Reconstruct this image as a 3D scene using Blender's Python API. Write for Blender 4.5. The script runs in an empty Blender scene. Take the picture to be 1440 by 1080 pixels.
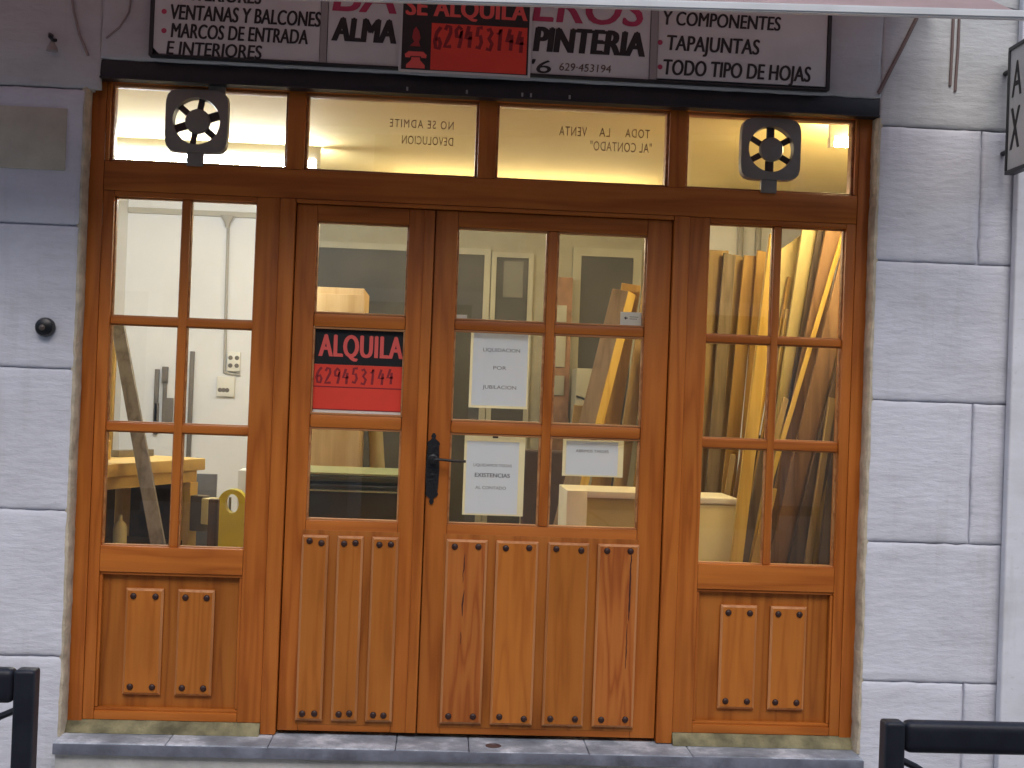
import bpy, bmesh, math, random
from mathutils import Vector, Matrix, noise
random.seed(7)
sc = bpy.context.scene
COL = sc.collection
R = math.radians

# ------------------------------------------------------------------ camera
cam = bpy.data.cameras.new('camera')
cam.sensor_width = 36.0
cam.lens = 44.625
cam.clip_start = 0.05
cam.clip_end = 400
co = bpy.data.objects.new('camera', cam)
COL.objects.link(co)
rt = Vector((0.997723, -0.056233, 0.037249))
up = Vector((-0.037741, -0.007711, 0.999258))
fw = Vector((0.055904, 0.998388, 0.009815))
M = Matrix((rt, up, -fw)).transposed().to_4x4()
M.translation = Vector((0, -5.0, 1.3404))
co.matrix_world = M
sc.camera = co

# ------------------------------------------------------------------ sky, sun, exposure
SUN_EL, SUN_AZ = 48.0, 178.0          # azimuth clockwise from +Y
w = bpy.data.worlds.new('World')
sc.world = w
w.use_nodes = True
nt = w.node_tree
bg = nt.nodes['Background']
sky = nt.nodes.new('ShaderNodeTexSky')
sky.sky_type = 'NISHITA'
sky.sun_disc = False
sky.sun_elevation = R(SUN_EL)
sky.sun_rotation = R(SUN_AZ)
sky.air_density = 1.0
sky.dust_density = 2.0
sky.ozone_density = 1.0
nt.links.new(sky.outputs[0], bg.inputs[0])
bg.inputs[1].default_value = 0.15
sl = bpy.data.lights.new('sun', 'SUN')
sl.energy = 0.95
sl.angle = R(40)
sl.color = (1.0, 0.98, 0.95)
so = bpy.data.objects.new('sun', sl)
COL.objects.link(so)
d = Vector((math.sin(R(SUN_AZ)) * math.cos(R(SUN_EL)), math.cos(R(SUN_AZ)) * math.cos(R(SUN_EL)), math.sin(R(SUN_EL))))
so.rotation_euler = d.to_track_quat('Z', 'Y').to_euler()
so.location = d * 20
sc.view_settings.view_transform = 'Standard'
sc.view_settings.look = 'None'
sc.view_settings.exposure = 0.42
sc.view_settings.gamma = 1.0
sc.cycles.use_denoising = True
sc.cycles.max_bounces = 10
sc.cycles.transparent_max_bounces = 12
sc.cycles.sample_clamp_indirect = 6.0
sc.cycles.caustics_reflective = False
sc.cycles.caustics_refractive = False

# ------------------------------------------------------------------ materials
def mat(name):
    m = bpy.data.materials.new(name)
    m.use_nodes = True
    return m, m.node_tree, m.node_tree.nodes['Principled BSDF']

def plain(name, col, rough=0.6, metal=0.0, bump=0.0, bscale=60.0, var=0.0, vscale=6.0, coat=0.0):
    m, t, p = mat(name)
    p.inputs['Roughness'].default_value = rough
    p.inputs['Metallic'].default_value = metal
    if coat: p.inputs['Coat Weight'].default_value = coat
    tc = t.nodes.new('ShaderNodeTexCoord')
    if var:
        n = t.nodes.new('ShaderNodeTexNoise'); n.inputs['Scale'].default_value = vscale; n.inputs['Detail'].default_value = 6
        t.links.new(tc.outputs['Object'], n.inputs['Vector'])
        r = t.nodes.new('ShaderNodeValToRGB')
        r.color_ramp.elements[0].position = 0.3; r.color_ramp.elements[1].position = 0.7
        r.color_ramp.elements[0].color = (*[c * (1 - var) for c in col], 1)
        r.color_ramp.elements[1].color = (*[min(1, c * (1 + var)) for c in col], 1)
        t.links.new(n.outputs[0], r.inputs[0]); t.links.new(r.outputs[0], p.inputs['Base Color'])
    else:
        p.inputs['Base Color'].default_value = (*col, 1)
    if bump:
        n2 = t.nodes.new('ShaderNodeTexNoise'); n2.inputs['Scale'].default_value = bscale; n2.inputs['Detail'].default_value = 5
        t.links.new(tc.outputs['Object'], n2.inputs['Vector'])
        b = t.nodes.new('ShaderNodeBump'); b.inputs['Strength'].default_value = bump; b.inputs['Distance'].default_value = 0.01
        t.links.new(n2.outputs[0], b.inputs['Height']); t.links.new(b.outputs[0], p.inputs['Normal'])
    return m

def wood(name, dark, mid, light, axis='z', rough=0.42, grain=1.0, cracks=0.0, coat=0.0, tint=0.14, knots=True):
    m, t, p = mat(name)
    L = t.links
    N = t.nodes.new
    p.inputs['Roughness'].default_value = rough
    p.inputs['Specular IOR Level'].default_value = 0.28
    if coat:
        p.inputs['Coat Weight'].default_value = coat; p.inputs['Coat Roughness'].default_value = 0.25
    tc = N('ShaderNodeTexCoord'); oi = N('ShaderNodeObjectInfo')
    mul = N('ShaderNodeMath'); mul.operation = 'MULTIPLY'; mul.inputs[1].default_value = 43.0
    L.new(oi.outputs['Random'], mul.inputs[0])
    add = N('ShaderNodeVectorMath'); add.operation = 'ADD'
    L.new(tc.outputs['Object'], add.inputs[0]); L.new(mul.outputs[0], add.inputs[1])
    def mapped(sl_, sa):
        mp = N('ShaderNodeMapping')
        mp.inputs['Scale'].default_value = (sa, sa, sl_) if axis == 'z' else (sl_, sa, sa)
        L.new(add.outputs[0], mp.inputs[0])
        return mp
    # broad growth rings: cathedral figure from distorted wave
    m1 = mapped(0.55, 7.0)
    n0 = N('ShaderNodeTexNoise'); n0.inputs['Scale'].default_value = 1.1; n0.inputs['Detail'].default_value = 3
    L.new(m1.outputs[0], n0.inputs['Vector'])
    sn = N('ShaderNodeMath'); sn.operation = 'MULTIPLY'; sn.inputs[1].default_value = 34.0 * grain
    L.new(n0.outputs[0], sn.inputs[0])
    si = N('ShaderNodeMath'); si.operation = 'SINE'; L.new(sn.outputs[0], si.inputs[0])
    mr = N('ShaderNodeMapRange'); mr.inputs[1].default_value = -1; mr.inputs[2].default_value = 1
    L.new(si.outputs[0], mr.inputs[0])
    pw_ = N('ShaderNodeMath'); pw_.operation = 'POWER'; pw_.inputs[1].default_value = 0.55; L.new(mr.outputs[0], pw_.inputs[0])
    # fine fibres
    m2 = mapped(2.6, 95.0)
    n1 = N('ShaderNodeTexNoise'); n1.inputs['Scale'].default_value = 1.0; n1.inputs['Detail'].default_value = 4
    L.new(m2.outputs[0], n1.inputs['Vector'])
    mx = N('ShaderNodeMix'); mx.data_type = 'FLOAT'; mx.inputs[0].default_value = 0.5
    L.new(pw_.outputs[0], mx.inputs[2]); L.new(n1.outputs[0], mx.inputs[3])
    r = N('ShaderNodeValToRGB'); e = r.color_ramp.elements
    e[0].position = 0.22; e[0].color = (*dark, 1)
    e[1].position = 0.8; e[1].color = (*light, 1)
    k = e.new(0.5); k.color = (*mid, 1)
    L.new(mx.outputs[0], r.inputs[0])
    col = r.outputs[0]
    # weathering blotches
    n3 = N('ShaderNodeTexNoise'); n3.inputs['Scale'].default_value = 2.3; n3.inputs['Detail'].default_value = 5
    L.new(add.outputs[0], n3.inputs['Vector'])
    r3 = N('ShaderNodeMapRange'); r3.inputs[1].default_value = 0.3; r3.inputs[2].default_value = 0.7
    r3.inputs[3].default_value = 0.88; r3.inputs[4].default_value = 1.08
    L.new(n3.outputs[0], r3.inputs[0])
    hsv = N('ShaderNodeHueSaturation'); L.new(col, hsv.inputs['Color'])
    rv = N('ShaderNodeMapRange'); rv.inputs[3].default_value = 1 - tint; rv.inputs[4].default_value = 1 + tint
    L.new(oi.outputs['Random'], rv.inputs[0])
    mm = N('ShaderNodeMath'); mm.operation = 'MULTIPLY'; L.new(rv.outputs[0], mm.inputs[0]); L.new(r3.outputs[0], mm.inputs[1])
    L.new(mm.outputs[0], hsv.inputs['Value'])
    col = hsv.outputs[0]
    if cracks:
        m4 = mapped(1.3, 46.0)
        n4 = N('ShaderNodeTexNoise'); n4.inputs['Scale'].default_value = 1.3; n4.inputs['Detail'].default_value = 6; n4.inputs['Roughness'].default_value = 0.7
        L.new(m4.outputs[0], n4.inputs['Vector'])
        r4 = N('ShaderNodeMapRange'); r4.inputs[1].default_value = 0.63; r4.inputs[2].default_value = 0.67
        L.new(n4.outputs[0], r4.inputs[0])
        s4 = N('ShaderNodeMath'); s4.operation = 'MULTIPLY'; s4.inputs[1].default_value = cracks; L.new(r4.outputs[0], s4.inputs[0])
        mc = N('ShaderNodeMix'); mc.data_type = 'RGBA'; L.new(s4.outputs[0], mc.inputs[0]); L.new(col, mc.inputs[6])
        mc.inputs[7].default_value = (0.035, 0.008, 0.004, 1)
        col = mc.outputs[2]
    L.new(col, p.inputs['Base Color'])
    b = N('ShaderNodeBump'); b.inputs['Strength'].default_value = 0.18; b.inputs['Distance'].default_value = 0.004
    L.new(mx.outputs[0], b.inputs['Height']); L.new(b.outputs[0], p.inputs['Normal'])
    return m

def wall_paint(name, col, dirt=0.08, bump=0.5):
    m, t, p = mat(name)
    L = t.links; N = t.nodes.new
    p.inputs['Roughness'].default_value = 0.8
    tc = N('ShaderNodeTexCoord')
    mp = N('ShaderNodeMapping'); mp.inputs['Scale'].default_value = (1, 1, 2.2)
    L.new(tc.outputs['Object'], mp.inputs[0])
    n = N('ShaderNodeTexNoise'); n.inputs['Scale'].default_value = 3.0; n.inputs['Detail'].default_value = 8; n.inputs['Roughness'].default_value = 0.65
    L.new(mp.outputs[0], n.inputs['Vector'])
    r = N('ShaderNodeValToRGB'); e = r.color_ramp.elements
    e[0].position = 0.32; e[0].color = (col[0] * 0.84, col[1] * 0.83, col[2] * 0.82, 1)
    e[1].position = 0.6; e[1].color = (*col, 1)
    L.new(n.outputs[0], r.inputs[0])
    # small grey grime specks
    n2 = N('ShaderNodeTexNoise'); n2.inputs['Scale'].default_value = 38.0; n2.inputs['Detail'].default_value = 6
    L.new(mp.outputs[0], n2.inputs['Vector'])
    mr = N('ShaderNodeMapRange'); mr.inputs[1].default_value = 0.64; mr.inputs[2].default_value = 0.75; mr.inputs[4].default_value = 0.25 + dirt
    L.new(n2.outputs[0], mr.inputs[0])
    mx = N('ShaderNodeMix'); mx.data_type = 'RGBA'; L.new(mr.outputs[0], mx.inputs[0]); L.new(r.outputs[0], mx.inputs[6])
    mx.inputs[7].default_value = (0.32, 0.3, 0.27, 1)
    mp3 = N('ShaderNodeMapping'); mp3.inputs['Scale'].default_value = (9, 9, 0.9)
    L.new(tc.outputs['Object'], mp3.inputs[0])
    n5 = N('ShaderNodeTexNoise'); n5.inputs['Scale'].default_value = 1.6; n5.inputs['Detail'].default_value = 7; n5.inputs['Roughness'].default_value = 0.62
    L.new(mp3.outputs[0], n5.inputs['Vector'])
    r5 = N('ShaderNodeMapRange'); r5.inputs[1].default_value = 0.55; r5.inputs[2].default_value = 0.72; r5.inputs[4].default_value = 0.22
    L.new(n5.outputs[0], r5.inputs[0])
    mx5 = N('ShaderNodeMix'); mx5.data_type = 'RGBA'; L.new(r5.outputs[0], mx5.inputs[0]); L.new(mx.outputs[2], mx5.inputs[6])
    mx5.inputs[7].default_value = (0.36, 0.34, 0.30, 1)
    L.new(mx5.outputs[2], p.inputs['Base Color'])
    mp2 = N('ShaderNodeMapping'); mp2.inputs['Scale'].default_value = (1, 1, 3.2)
    L.new(tc.outputs['Object'], mp2.inputs[0])
    n3 = N('ShaderNodeTexNoise'); n3.inputs['Scale'].default_value = 14.0; n3.inputs['Detail'].default_value = 8; n3.inputs['Roughness'].default_value = 0.6
    L.new(mp2.outputs[0], n3.inputs['Vector'])
    b = N('ShaderNodeBump'); b.inputs['Strength'].default_value = bump; b.inputs['Distance'].default_value = 0.012
    L.new(n3.outputs[0], b.inputs['Height']); L.new(b.outputs[0], p.inputs['Normal'])
    return m

def glass(name, dust=0.03):
    m = bpy.data.materials.new(name); m.use_nodes = True
    t = m.node_tree; t.nodes.clear()
    o = t.nodes.new('ShaderNodeOutputMaterial')
    tr = t.nodes.new('ShaderNodeBsdfTransparent'); tr.inputs[0].default_value = (0.93, 0.94, 0.92, 1)
    gl = t.nodes.new('ShaderNodeBsdfGlossy'); gl.inputs['Roughness'].default_value = 0.015
    lw = t.nodes.new('ShaderNodeLayerWeight'); lw.inputs[0].default_value = 0.5
    pw = t.nodes.new('ShaderNodeMath'); pw.operation = 'POWER'; pw.inputs[1].default_value = 5.0
    t.links.new(lw.outputs['Facing'], pw.inputs[0])
    fr = t.nodes.new('ShaderNodeMapRange'); fr.inputs[3].default_value = 0.075; fr.inputs[4].default_value = 1.0
    t.links.new(pw.outputs[0], fr.inputs[0])
    mx = t.nodes.new('ShaderNodeMixShader')
    t.links.new(fr.outputs[0], mx.inputs[0]); t.links.new(tr.outputs[0], mx.inputs[1]); t.links.new(gl.outputs[0], mx.inputs[2])
    di = t.nodes.new('ShaderNodeBsdfDiffuse'); di.inputs[0].default_value = (0.62, 0.60, 0.52, 1)
    tc = t.nodes.new('ShaderNodeTexCoord'); nz = t.nodes.new('ShaderNodeTexNoise'); nz.inputs['Scale'].default_value = 4.5; nz.inputs['Detail'].default_value = 7
    t.links.new(tc.outputs['Object'], nz.inputs['Vector'])
    dm_ = t.nodes.new('ShaderNodeMapRange'); dm_.inputs[1].default_value = 0.3; dm_.inputs[2].default_value = 0.75; dm_.inputs[3].default_value = dust * 0.4; dm_.inputs[4].default_value = dust * 1.6
    t.links.new(nz.outputs[0], dm_.inputs[0])
    m2 = t.nodes.new('ShaderNodeMixShader')
    t.links.new(dm_.outputs[0], m2.inputs[0]); t.links.new(mx.outputs[0], m2.inputs[1]); t.links.new(di.outputs[0], m2.inputs[2])
    t.links.new(m2.outputs[0], o.inputs[0])
    return m

def emit(name, col, s):
    m = bpy.data.materials.new(name); m.use_nodes = True
    p = m.node_tree.nodes['Principled BSDF']
    p.inputs['Base Color'].default_value = (*col, 1)
    p.inputs['Emission Color'].default_value = (*col, 1)
    p.inputs['Emission Strength'].default_value = s
    return m

def translucent(name, col, amount=0.4):
    m, t, p = mat(name)
    p.inputs['Base Color'].default_value = (*col, 1); p.inputs['Roughness'].default_value = 0.8
    tl = t.nodes.new('ShaderNodeBsdfTranslucent'); tl.inputs[0].default_value = (*col, 1)
    mx = t.nodes.new('ShaderNodeMixShader'); mx.inputs[0].default_value = amount
    o = t.nodes['Material Output']
    t.links.new(p.outputs[0], mx.inputs[1]); t.links.new(tl.outputs[0], mx.inputs[2]); t.links.new(mx.outputs[0], o.inputs[0])
    return m

DK, MD, LT = (0.35, 0.092, 0.013), (0.43, 0.122, 0.018), (0.50, 0.152, 0.024)
WV = wood('varnished_pine_upright', DK, MD, LT, 'z', tint=0.05)
WH = wood('varnished_pine_level', DK, MD, LT, 'x', tint=0.05)
WB = wood('varnished_board', (0.39, 0.117, 0.017), (0.44, 0.138, 0.021), (0.48, 0.157, 0.025), 'z', tint=0.09, grain=1.6)
WBD = wood('varnished_board_rough', (0.31, 0.078, 0.014), (0.39, 0.110, 0.020), (0.45, 0.145, 0.028), 'z', grain=1.8, cracks=0.7, tint=0.03, rough=0.5)
WP = wood('varnished_panel', (0.27, 0.078, 0.012), (0.35, 0.108, 0.016), (0.41, 0.135, 0.022), 'z', tint=0.05)
WORNLIT = wood('worn_skylit_edge', (0.42, 0.155, 0.045), (0.48, 0.19, 0.06), (0.54, 0.23, 0.085), 'z', tint=0.05)  # edge wear, with the sky highlight also put into the colour
BEAD = wood('pale_glazing_bead', (0.32, 0.13, 0.045), (0.42, 0.18, 0.07), (0.5, 0.25, 0.10), 'x', tint=0.02)
GLASS = glass('window_glass', 0.025)
DUSTY = glass('dusty_door_glass', 0.03)
WALL = wall_paint('white_masonry_paint', (0.67, 0.675, 0.735))
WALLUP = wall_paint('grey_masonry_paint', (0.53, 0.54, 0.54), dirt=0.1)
PIERW = wall_paint('smooth_white_paint', (0.74, 0.745, 0.79), bump=0.08)
BEIGE = plain('beige_mortar', (0.52, 0.44, 0.32), 0.9, bump=0.6, bscale=50, var=0.25, vscale=20)
CEMENT = plain('mossy_cement', (0.21, 0.185, 0.10), 0.9, bump=0.7, bscale=60, var=0.5, vscale=14)
BLACKST = plain('black_painted_steel', (0.012, 0.012, 0.015), 0.45, bump=0.1, bscale=30, var=0.3)
RAILM = plain('black_enamel', (0.018, 0.019, 0.028), 0.5, bump=0.05, bscale=80, var=0.25, vscale=20)
IRON = plain('wrought_iron', (0.008, 0.007, 0.008), 0.4, bump=0.3, bscale=120)
STUD = plain('dark_stud', (0.035, 0.010, 0.006), 0.45)
FANM = plain('brown_grey_plastic', (0.21, 0.185, 0.155), 0.5, var=0.2)
FANB = plain('dark_plastic', (0.05, 0.033, 0.027), 0.5)
SIGNW = plain('weathered_white_sign', (0.60, 0.61, 0.59), 0.5, var=0.10, vscale=4)
SIGNF = plain('dark_sign_frame', (0.02, 0.02, 0.022), 0.5)
ALU = plain('grey_strip', (0.30, 0.29, 0.28), 0.5)
INK = plain('black_lettering', (0.018, 0.016, 0.016), 0.6)
MAGENTA = plain('faded_crimson_lettering', (0.42, 0.04, 0.10), 0.6, var=0.15)
REDSIGN = plain('red_plastic', (0.78, 0.055, 0.028), 0.45, var=0.06)
PINKRED = plain('pale_red_lettering', (0.80, 0.11, 0.09), 0.5)
SIGNBLK = plain('black_plastic', (0.012, 0.010, 0.010), 0.4)
MARKER = plain('marker_ink', (0.26, 0.014, 0.018), 0.6)
BROWNINK = plain('brown_lettering', (0.32, 0.17, 0.06), 0.7)
PAPERINK = plain('faded_print', (0.16, 0.16, 0.18), 0.8)
PAPER = translucent('paper_sheet', (0.80, 0.84, 0.93), 0.24)
SLEEVE = translucent('cream_paper_edge', (0.88, 0.83, 0.60), 0.55)
CARD = translucent('white_card', (0.85, 0.84, 0.8), 0.3)
CANVAS = plain('pink_canvas', (0.60, 0.46, 0.45), 0.9, var=0.12, vscale=3)
BARW = plain('white_metal', (0.62, 0.63, 0.64), 0.45, var=0.08)
PLASTER = plain('interior_white_plaster', (0.82, 0.82, 0.82), 0.85, bump=0.25, bscale=9, var=0.035, vscale=1.6)
PARTIT = wall_paint('olive_reflection_tone', (0.31, 0.285, 0.20), bump=0.05)
CEIL = plain('cream_ceiling', (0.74, 0.59, 0.27), 0.8, bump=0.1, bscale=6, var=0.03, vscale=2)
FLOORM = plain('workshop_floor', (0.26, 0.23, 0.19), 0.8, var=0.3)
DARKREFL = plain('dark_olive_reflection', (0.050, 0.045, 0.032), 0.6, var=0.3, vscale=3)
PALEOLIVE = plain('pale_olive', (0.325, 0.305, 0.22), 0.6, var=0.08)
CONDUIT = plain('grey_conduit', (0.42, 0.40, 0.36), 0.5)
WHITEPL = plain('white_plastic', (0.78, 0.76, 0.68), 0.4)
PLY = wood('plywood', (0.55, 0.36, 0.15), (0.62, 0.42, 0.19), (0.68, 0.48, 0.24), 'z', rough=0.6, grain=0.5)
BENCHW = plain('bench_wood', (0.70, 0.47, 0.15), 0.6, var=0.14, vscale=9)
GREENPL = plain('dark_green_plastic', (0.026, 0.036, 0.018), 0.2, var=0.2)
GREENRIM = plain('green_rim_plastic', (0.055, 0.068, 0.028), 0.16)
CREAMPL = plain('cream_plastic', (0.78, 0.68, 0.34), 0.4, var=0.04)
LIDM = plain('white_lid', (0.86, 0.82, 0.66), 0.4)
CREAMW = plain('cream_painted_wood', (0.88, 0.82, 0.6), 0.5, var=0.05)
OLIVEP = plain('olive_panel', (0.50, 0.40, 0.14), 0.6, var=0.06)
YELLOWPL = plain('yellow_plastic', (0.80, 0.66, 0.05), 0.35, var=0.08)
BROWNP = plain('dark_upholstery', (0.055, 0.035, 0.03), 0.8, var=0.3)
STEELG = plain('grey_steel', (0.22, 0.20, 0.17), 0.45, metal=0.3, var=0.2)
TOOLG = plain('dull_tool_metal', (0.16, 0.14, 0.12), 0.5, var=0.2)
BLUEG = plain('blue_grey_board', (0.20, 0.21, 0.24), 0.6, var=0.1)
SLATE = None

def slate():
    m, t, p = mat('blue_grey_slate')
    L = t.links; N = t.nodes.new
    tc = N('ShaderNodeTexCoord')
    n = N('ShaderNodeTexNoise'); n.inputs['Scale'].default_value = 5; n.inputs['Detail'].default_value = 9; n.inputs['Roughness'].default_value = 0.7
    L.new(tc.outputs['Object'], n.inputs['Vector'])
    r = N('ShaderNodeValToRGB'); e = r.color_ramp.elements
    e[0].position = 0.3; e[0].color = (0.15, 0.17, 0.20, 1)
    e[1].position = 0.64; e[1].color = (0.66, 0.70, 0.76, 1)
    e.new(0.5).color = (0.30, 0.335, 0.385, 1)
    L.new(n.outputs[0], r.inputs[0]); L.new(r.outputs[0], p.inputs['Base Color'])
    p.inputs['Roughness'].default_value = 0.55
    b = N('ShaderNodeBump'); b.inputs['Strength'].default_value = 0.4; b.inputs['Distance'].default_value = 0.006
    n2 = N('ShaderNodeTexNoise'); n2.inputs['Scale'].default_value = 40; n2.inputs['Detail'].default_value = 6
    L.new(tc.outputs['Object'], n2.inputs['Vector'])
    L.new(n2.outputs[0], b.inputs['Height']); L.new(b.outputs[0], p.inputs['Normal'])
    return m
SLATE = slate()
CONCRETE = plain('pale_concrete', (0.46, 0.45, 0.43), 0.9, bump=0.5, bscale=40, var=0.22, vscale=8)
ASPHALT = plain('asphalt', (0.05, 0.05, 0.052), 0.9, bump=0.6, bscale=90, var=0.25, vscale=20)

# ------------------------------------------------------------------ mesh helpers
def box(bm, x0, x1, y0, y1, z0, z1, mi=0, bev=0.0, seg=2, mtx=None):
    vs = bmesh.ops.create_cube(bm, size=1.0)['verts']
    c = Vector(((x0 + x1) / 2, (y0 + y1) / 2, (z0 + z1) / 2)); s = Vector((x1 - x0, y1 - y0, z1 - z0))
    for v in vs:
        v.co = Vector((v.co.x * s.x, v.co.y * s.y, v.co.z * s.z)) + c
    fs = list({f for v in vs for f in v.link_faces})
    if bev > 0:
        es = list({e for v in vs for e in v.link_edges})
        rr = bmesh.ops.bevel(bm, geom=es, offset=bev, offset_type='OFFSET', segments=seg, profile=0.6, affect='EDGES')
        vs = list({v for f in rr['faces'] for v in f.verts})
        fs = list({f for v in vs for f in v.link_faces})
    for f in fs: f.material_index = mi
    if mtx is not None:
        for v in vs: v.co = mtx @ v.co
    return vs

def rod(bm, a, b, r0, r1=None, seg=16, mi=0):
    a, b = Vector(a), Vector(b); r1 = r0 if r1 is None else r1
    dirv = b - a
    mt = Matrix.Translation((a + b) / 2) @ dirv.to_track_quat('Z', 'Y').to_matrix().to_4x4()
    vs = bmesh.ops.create_cone(bm, cap_ends=True, segments=seg, radius1=r0, radius2=r1, depth=dirv.length, matrix=mt)['verts']
    for f in {f for v in vs for f in v.link_faces}: f.material_index = mi

def tube(bm, pts, r, seg=8, mi=0):
    pts = [Vector(p) for p in pts]; rings = []
    for i, p in enumerate(pts):
        tdir = (pts[min(i + 1, len(pts) - 1)] - pts[max(i - 1, 0)]).normalized()
        q = tdir.to_track_quat('Z', 'Y')
        rings.append([bm.verts.new(p + q @ Vector((r * math.cos(2 * math.pi * k / seg), r * math.sin(2 * math.pi * k / seg), 0))) for k in range(seg)])
    for a, b in zip(rings, rings[1:]):
        for k in range(seg):
            f = bm.faces.new((a[k], a[(k + 1) % seg], b[(k + 1) % seg], b[k])); f.material_index = mi
    bm.faces.new(list(reversed(rings[0]))).material_index = mi
    bm.faces.new(rings[-1]).material_index = mi

def lathe(bm, prof, c, seg=28, axis='z', mi=0):
    c = Vector(c); rings = []
    for r, h in prof:
        ring = []
        for k in range(seg):
            a = 2 * math.pi * k / seg
            u, v = r * math.cos(a), r * math.sin(a)
            o = Vector((u, v, h)) if axis == 'z' else Vector((u, h, v))
            ring.append(bm.verts.new(c + o))
        rings.append(ring)
    for a, b in zip(rings, rings[1:]):
        for k in range(seg):
            bm.faces.new((a[k], a[(k + 1) % seg], b[(k + 1) % seg], b[k])).material_index = mi
    bm.faces.new(list(reversed(rings[0]))).material_index = mi
    bm.faces.new(rings[-1]).material_index = mi
    bmesh.ops.recalc_face_normals(bm, faces=bm.faces[:])

def outline(bm, pts, y0, y1, mi=0, bev=0.0):
    """closed outline in x-z extruded from y0 (front) to y1"""
    a = [bm.verts.new((x, y0, z)) for x, z in pts]
    b = [bm.verts.new((x, y1, z)) for x, z in pts]
    n = len(pts)
    fs = [bm.faces.new(a), bm.faces.new(list(reversed(b)))]
    for i in range(n):
        fs.append(bm.faces.new((a[i], b[i], b[(i + 1) % n], a[(i + 1) % n])))
    bmesh.ops.recalc_face_normals(bm, faces=fs)
    for f in fs: f.material_index = mi

ORIG = {}
def obj(name, bm, mats, parent=None, smooth=40, base=None):
    if not isinstance(mats, (list, tuple)): mats = [mats]
    me = bpy.data.meshes.new(name)
    if parent is not None:
        o0 = ORIG[parent.name]
    elif base is not None:
        o0 = Vector(base)
    else:
        xs = [v.co.x for v in bm.verts]; ys = [v.co.y for v in bm.verts]; zs = [v.co.z for v in bm.verts]
        o0 = Vector(((min(xs) + max(xs)) / 2, (min(ys) + max(ys)) / 2, min(zs)))
    bmesh.ops.translate(bm, verts=bm.verts[:], vec=-o0)
    bm.to_mesh(me); bm.free()
    for m in mats: me.materials.append(m)
    if smooth:
        me.shade_smooth(); me.set_sharp_from_angle(angle=R(smooth))
    o = bpy.data.objects.new(name, me)
    COL.objects.link(o)
    if parent is not None:
        o.parent = parent
    else:
        o.location = o0
    ORIG[o.name] = o0
    return o

def thing(name, loc, label, cat, group=None):
    o = bpy.data.objects.new(name, None); o.empty_display_size = 0.1
    COL.objects.link(o); o.location = loc; ORIG[o.name] = Vector(loc)
    return tag(o, label, cat, group)

def tag(o, label, cat, group=None):
    o['label'] = label; o['category'] = cat
    if group: o['group'] = group
    return o

def struct(o):
    o['kind'] = 'structure'; return o

def B(): return bmesh.new()

_cap = {}
def text_once(bm, s, x0, x1, z0, z1, y, bold=0.0, shear=0.0, mirror=False, capref=True, thick=0.0006, spacing=1.0, mi=0, plane='xz', ref=None):
    """lettering fitted to a rectangle: capital height z0..z1, width x0..x1"""
    cu = bpy.data.curves.new('lettering', 'FONT')
    cu.body = s; cu.size = 1.0; cu.offset = bold; cu.shear = shear; cu.extrude = 0.0; cu.space_character = spacing
    cu.resolution_u = 4
    to = bpy.data.objects.new('lettering', cu); COL.objects.link(to)
    bpy.context.view_layer.update()
    me = bpy.data.meshes.new_from_object(to)
    bpy.data.objects.remove(to); bpy.data.curves.remove(cu)
    xs = [v.co.x for v in me.vertices]
    if capref:
        h0, h1 = -bold, 0.69 + bold
    else:
        yy = [v.co.y for v in me.vertices]; h0, h1 = min(yy), max(yy)
    sx = (x1 - x0) / (max(xs) - min(xs)); sz = (z1 - z0) / (h1 - h0)
    mx = min(xs)
    idx = {}
    for v in me.vertices:
        u = (v.co.x - mx) * sx
        X = x1 - u if mirror else x0 + u
        Z = z0 + (v.co.y - h0) * sz
        idx[v.index] = bm.verts.new((X, y, Z)) if plane == 'xz' else bm.verts.new((y, X, Z))
    for p in me.polygons:
        try:
            f = bm.faces.new([idx[i] for i in p.vertices]); f.material_index = mi
        except ValueError:
            pass
    bpy.data.meshes.remove(me)

def text_bm(bm, s, x0, x1, z0, z1, y, bold=0.0, plane='xz', **kw):
    """bold lettering: three slightly shifted layers of the same outline"""
    if not bold:
        return text_once(bm, s, x0, x1, z0, z1, y, plane=plane, **kw)
    dd = bold * (z1 - z0) * 1.1
    for q, (o_, v_) in enumerate(((-dd, 0), (0, 0), (dd, 0), (0, dd * .5))):
        text_once(bm, s, x0 + dd + o_, x1 - dd + o_, z0 + v_, z1 - dd * .5 + v_, y - 0.00012 * q, plane=plane, **kw)

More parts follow.
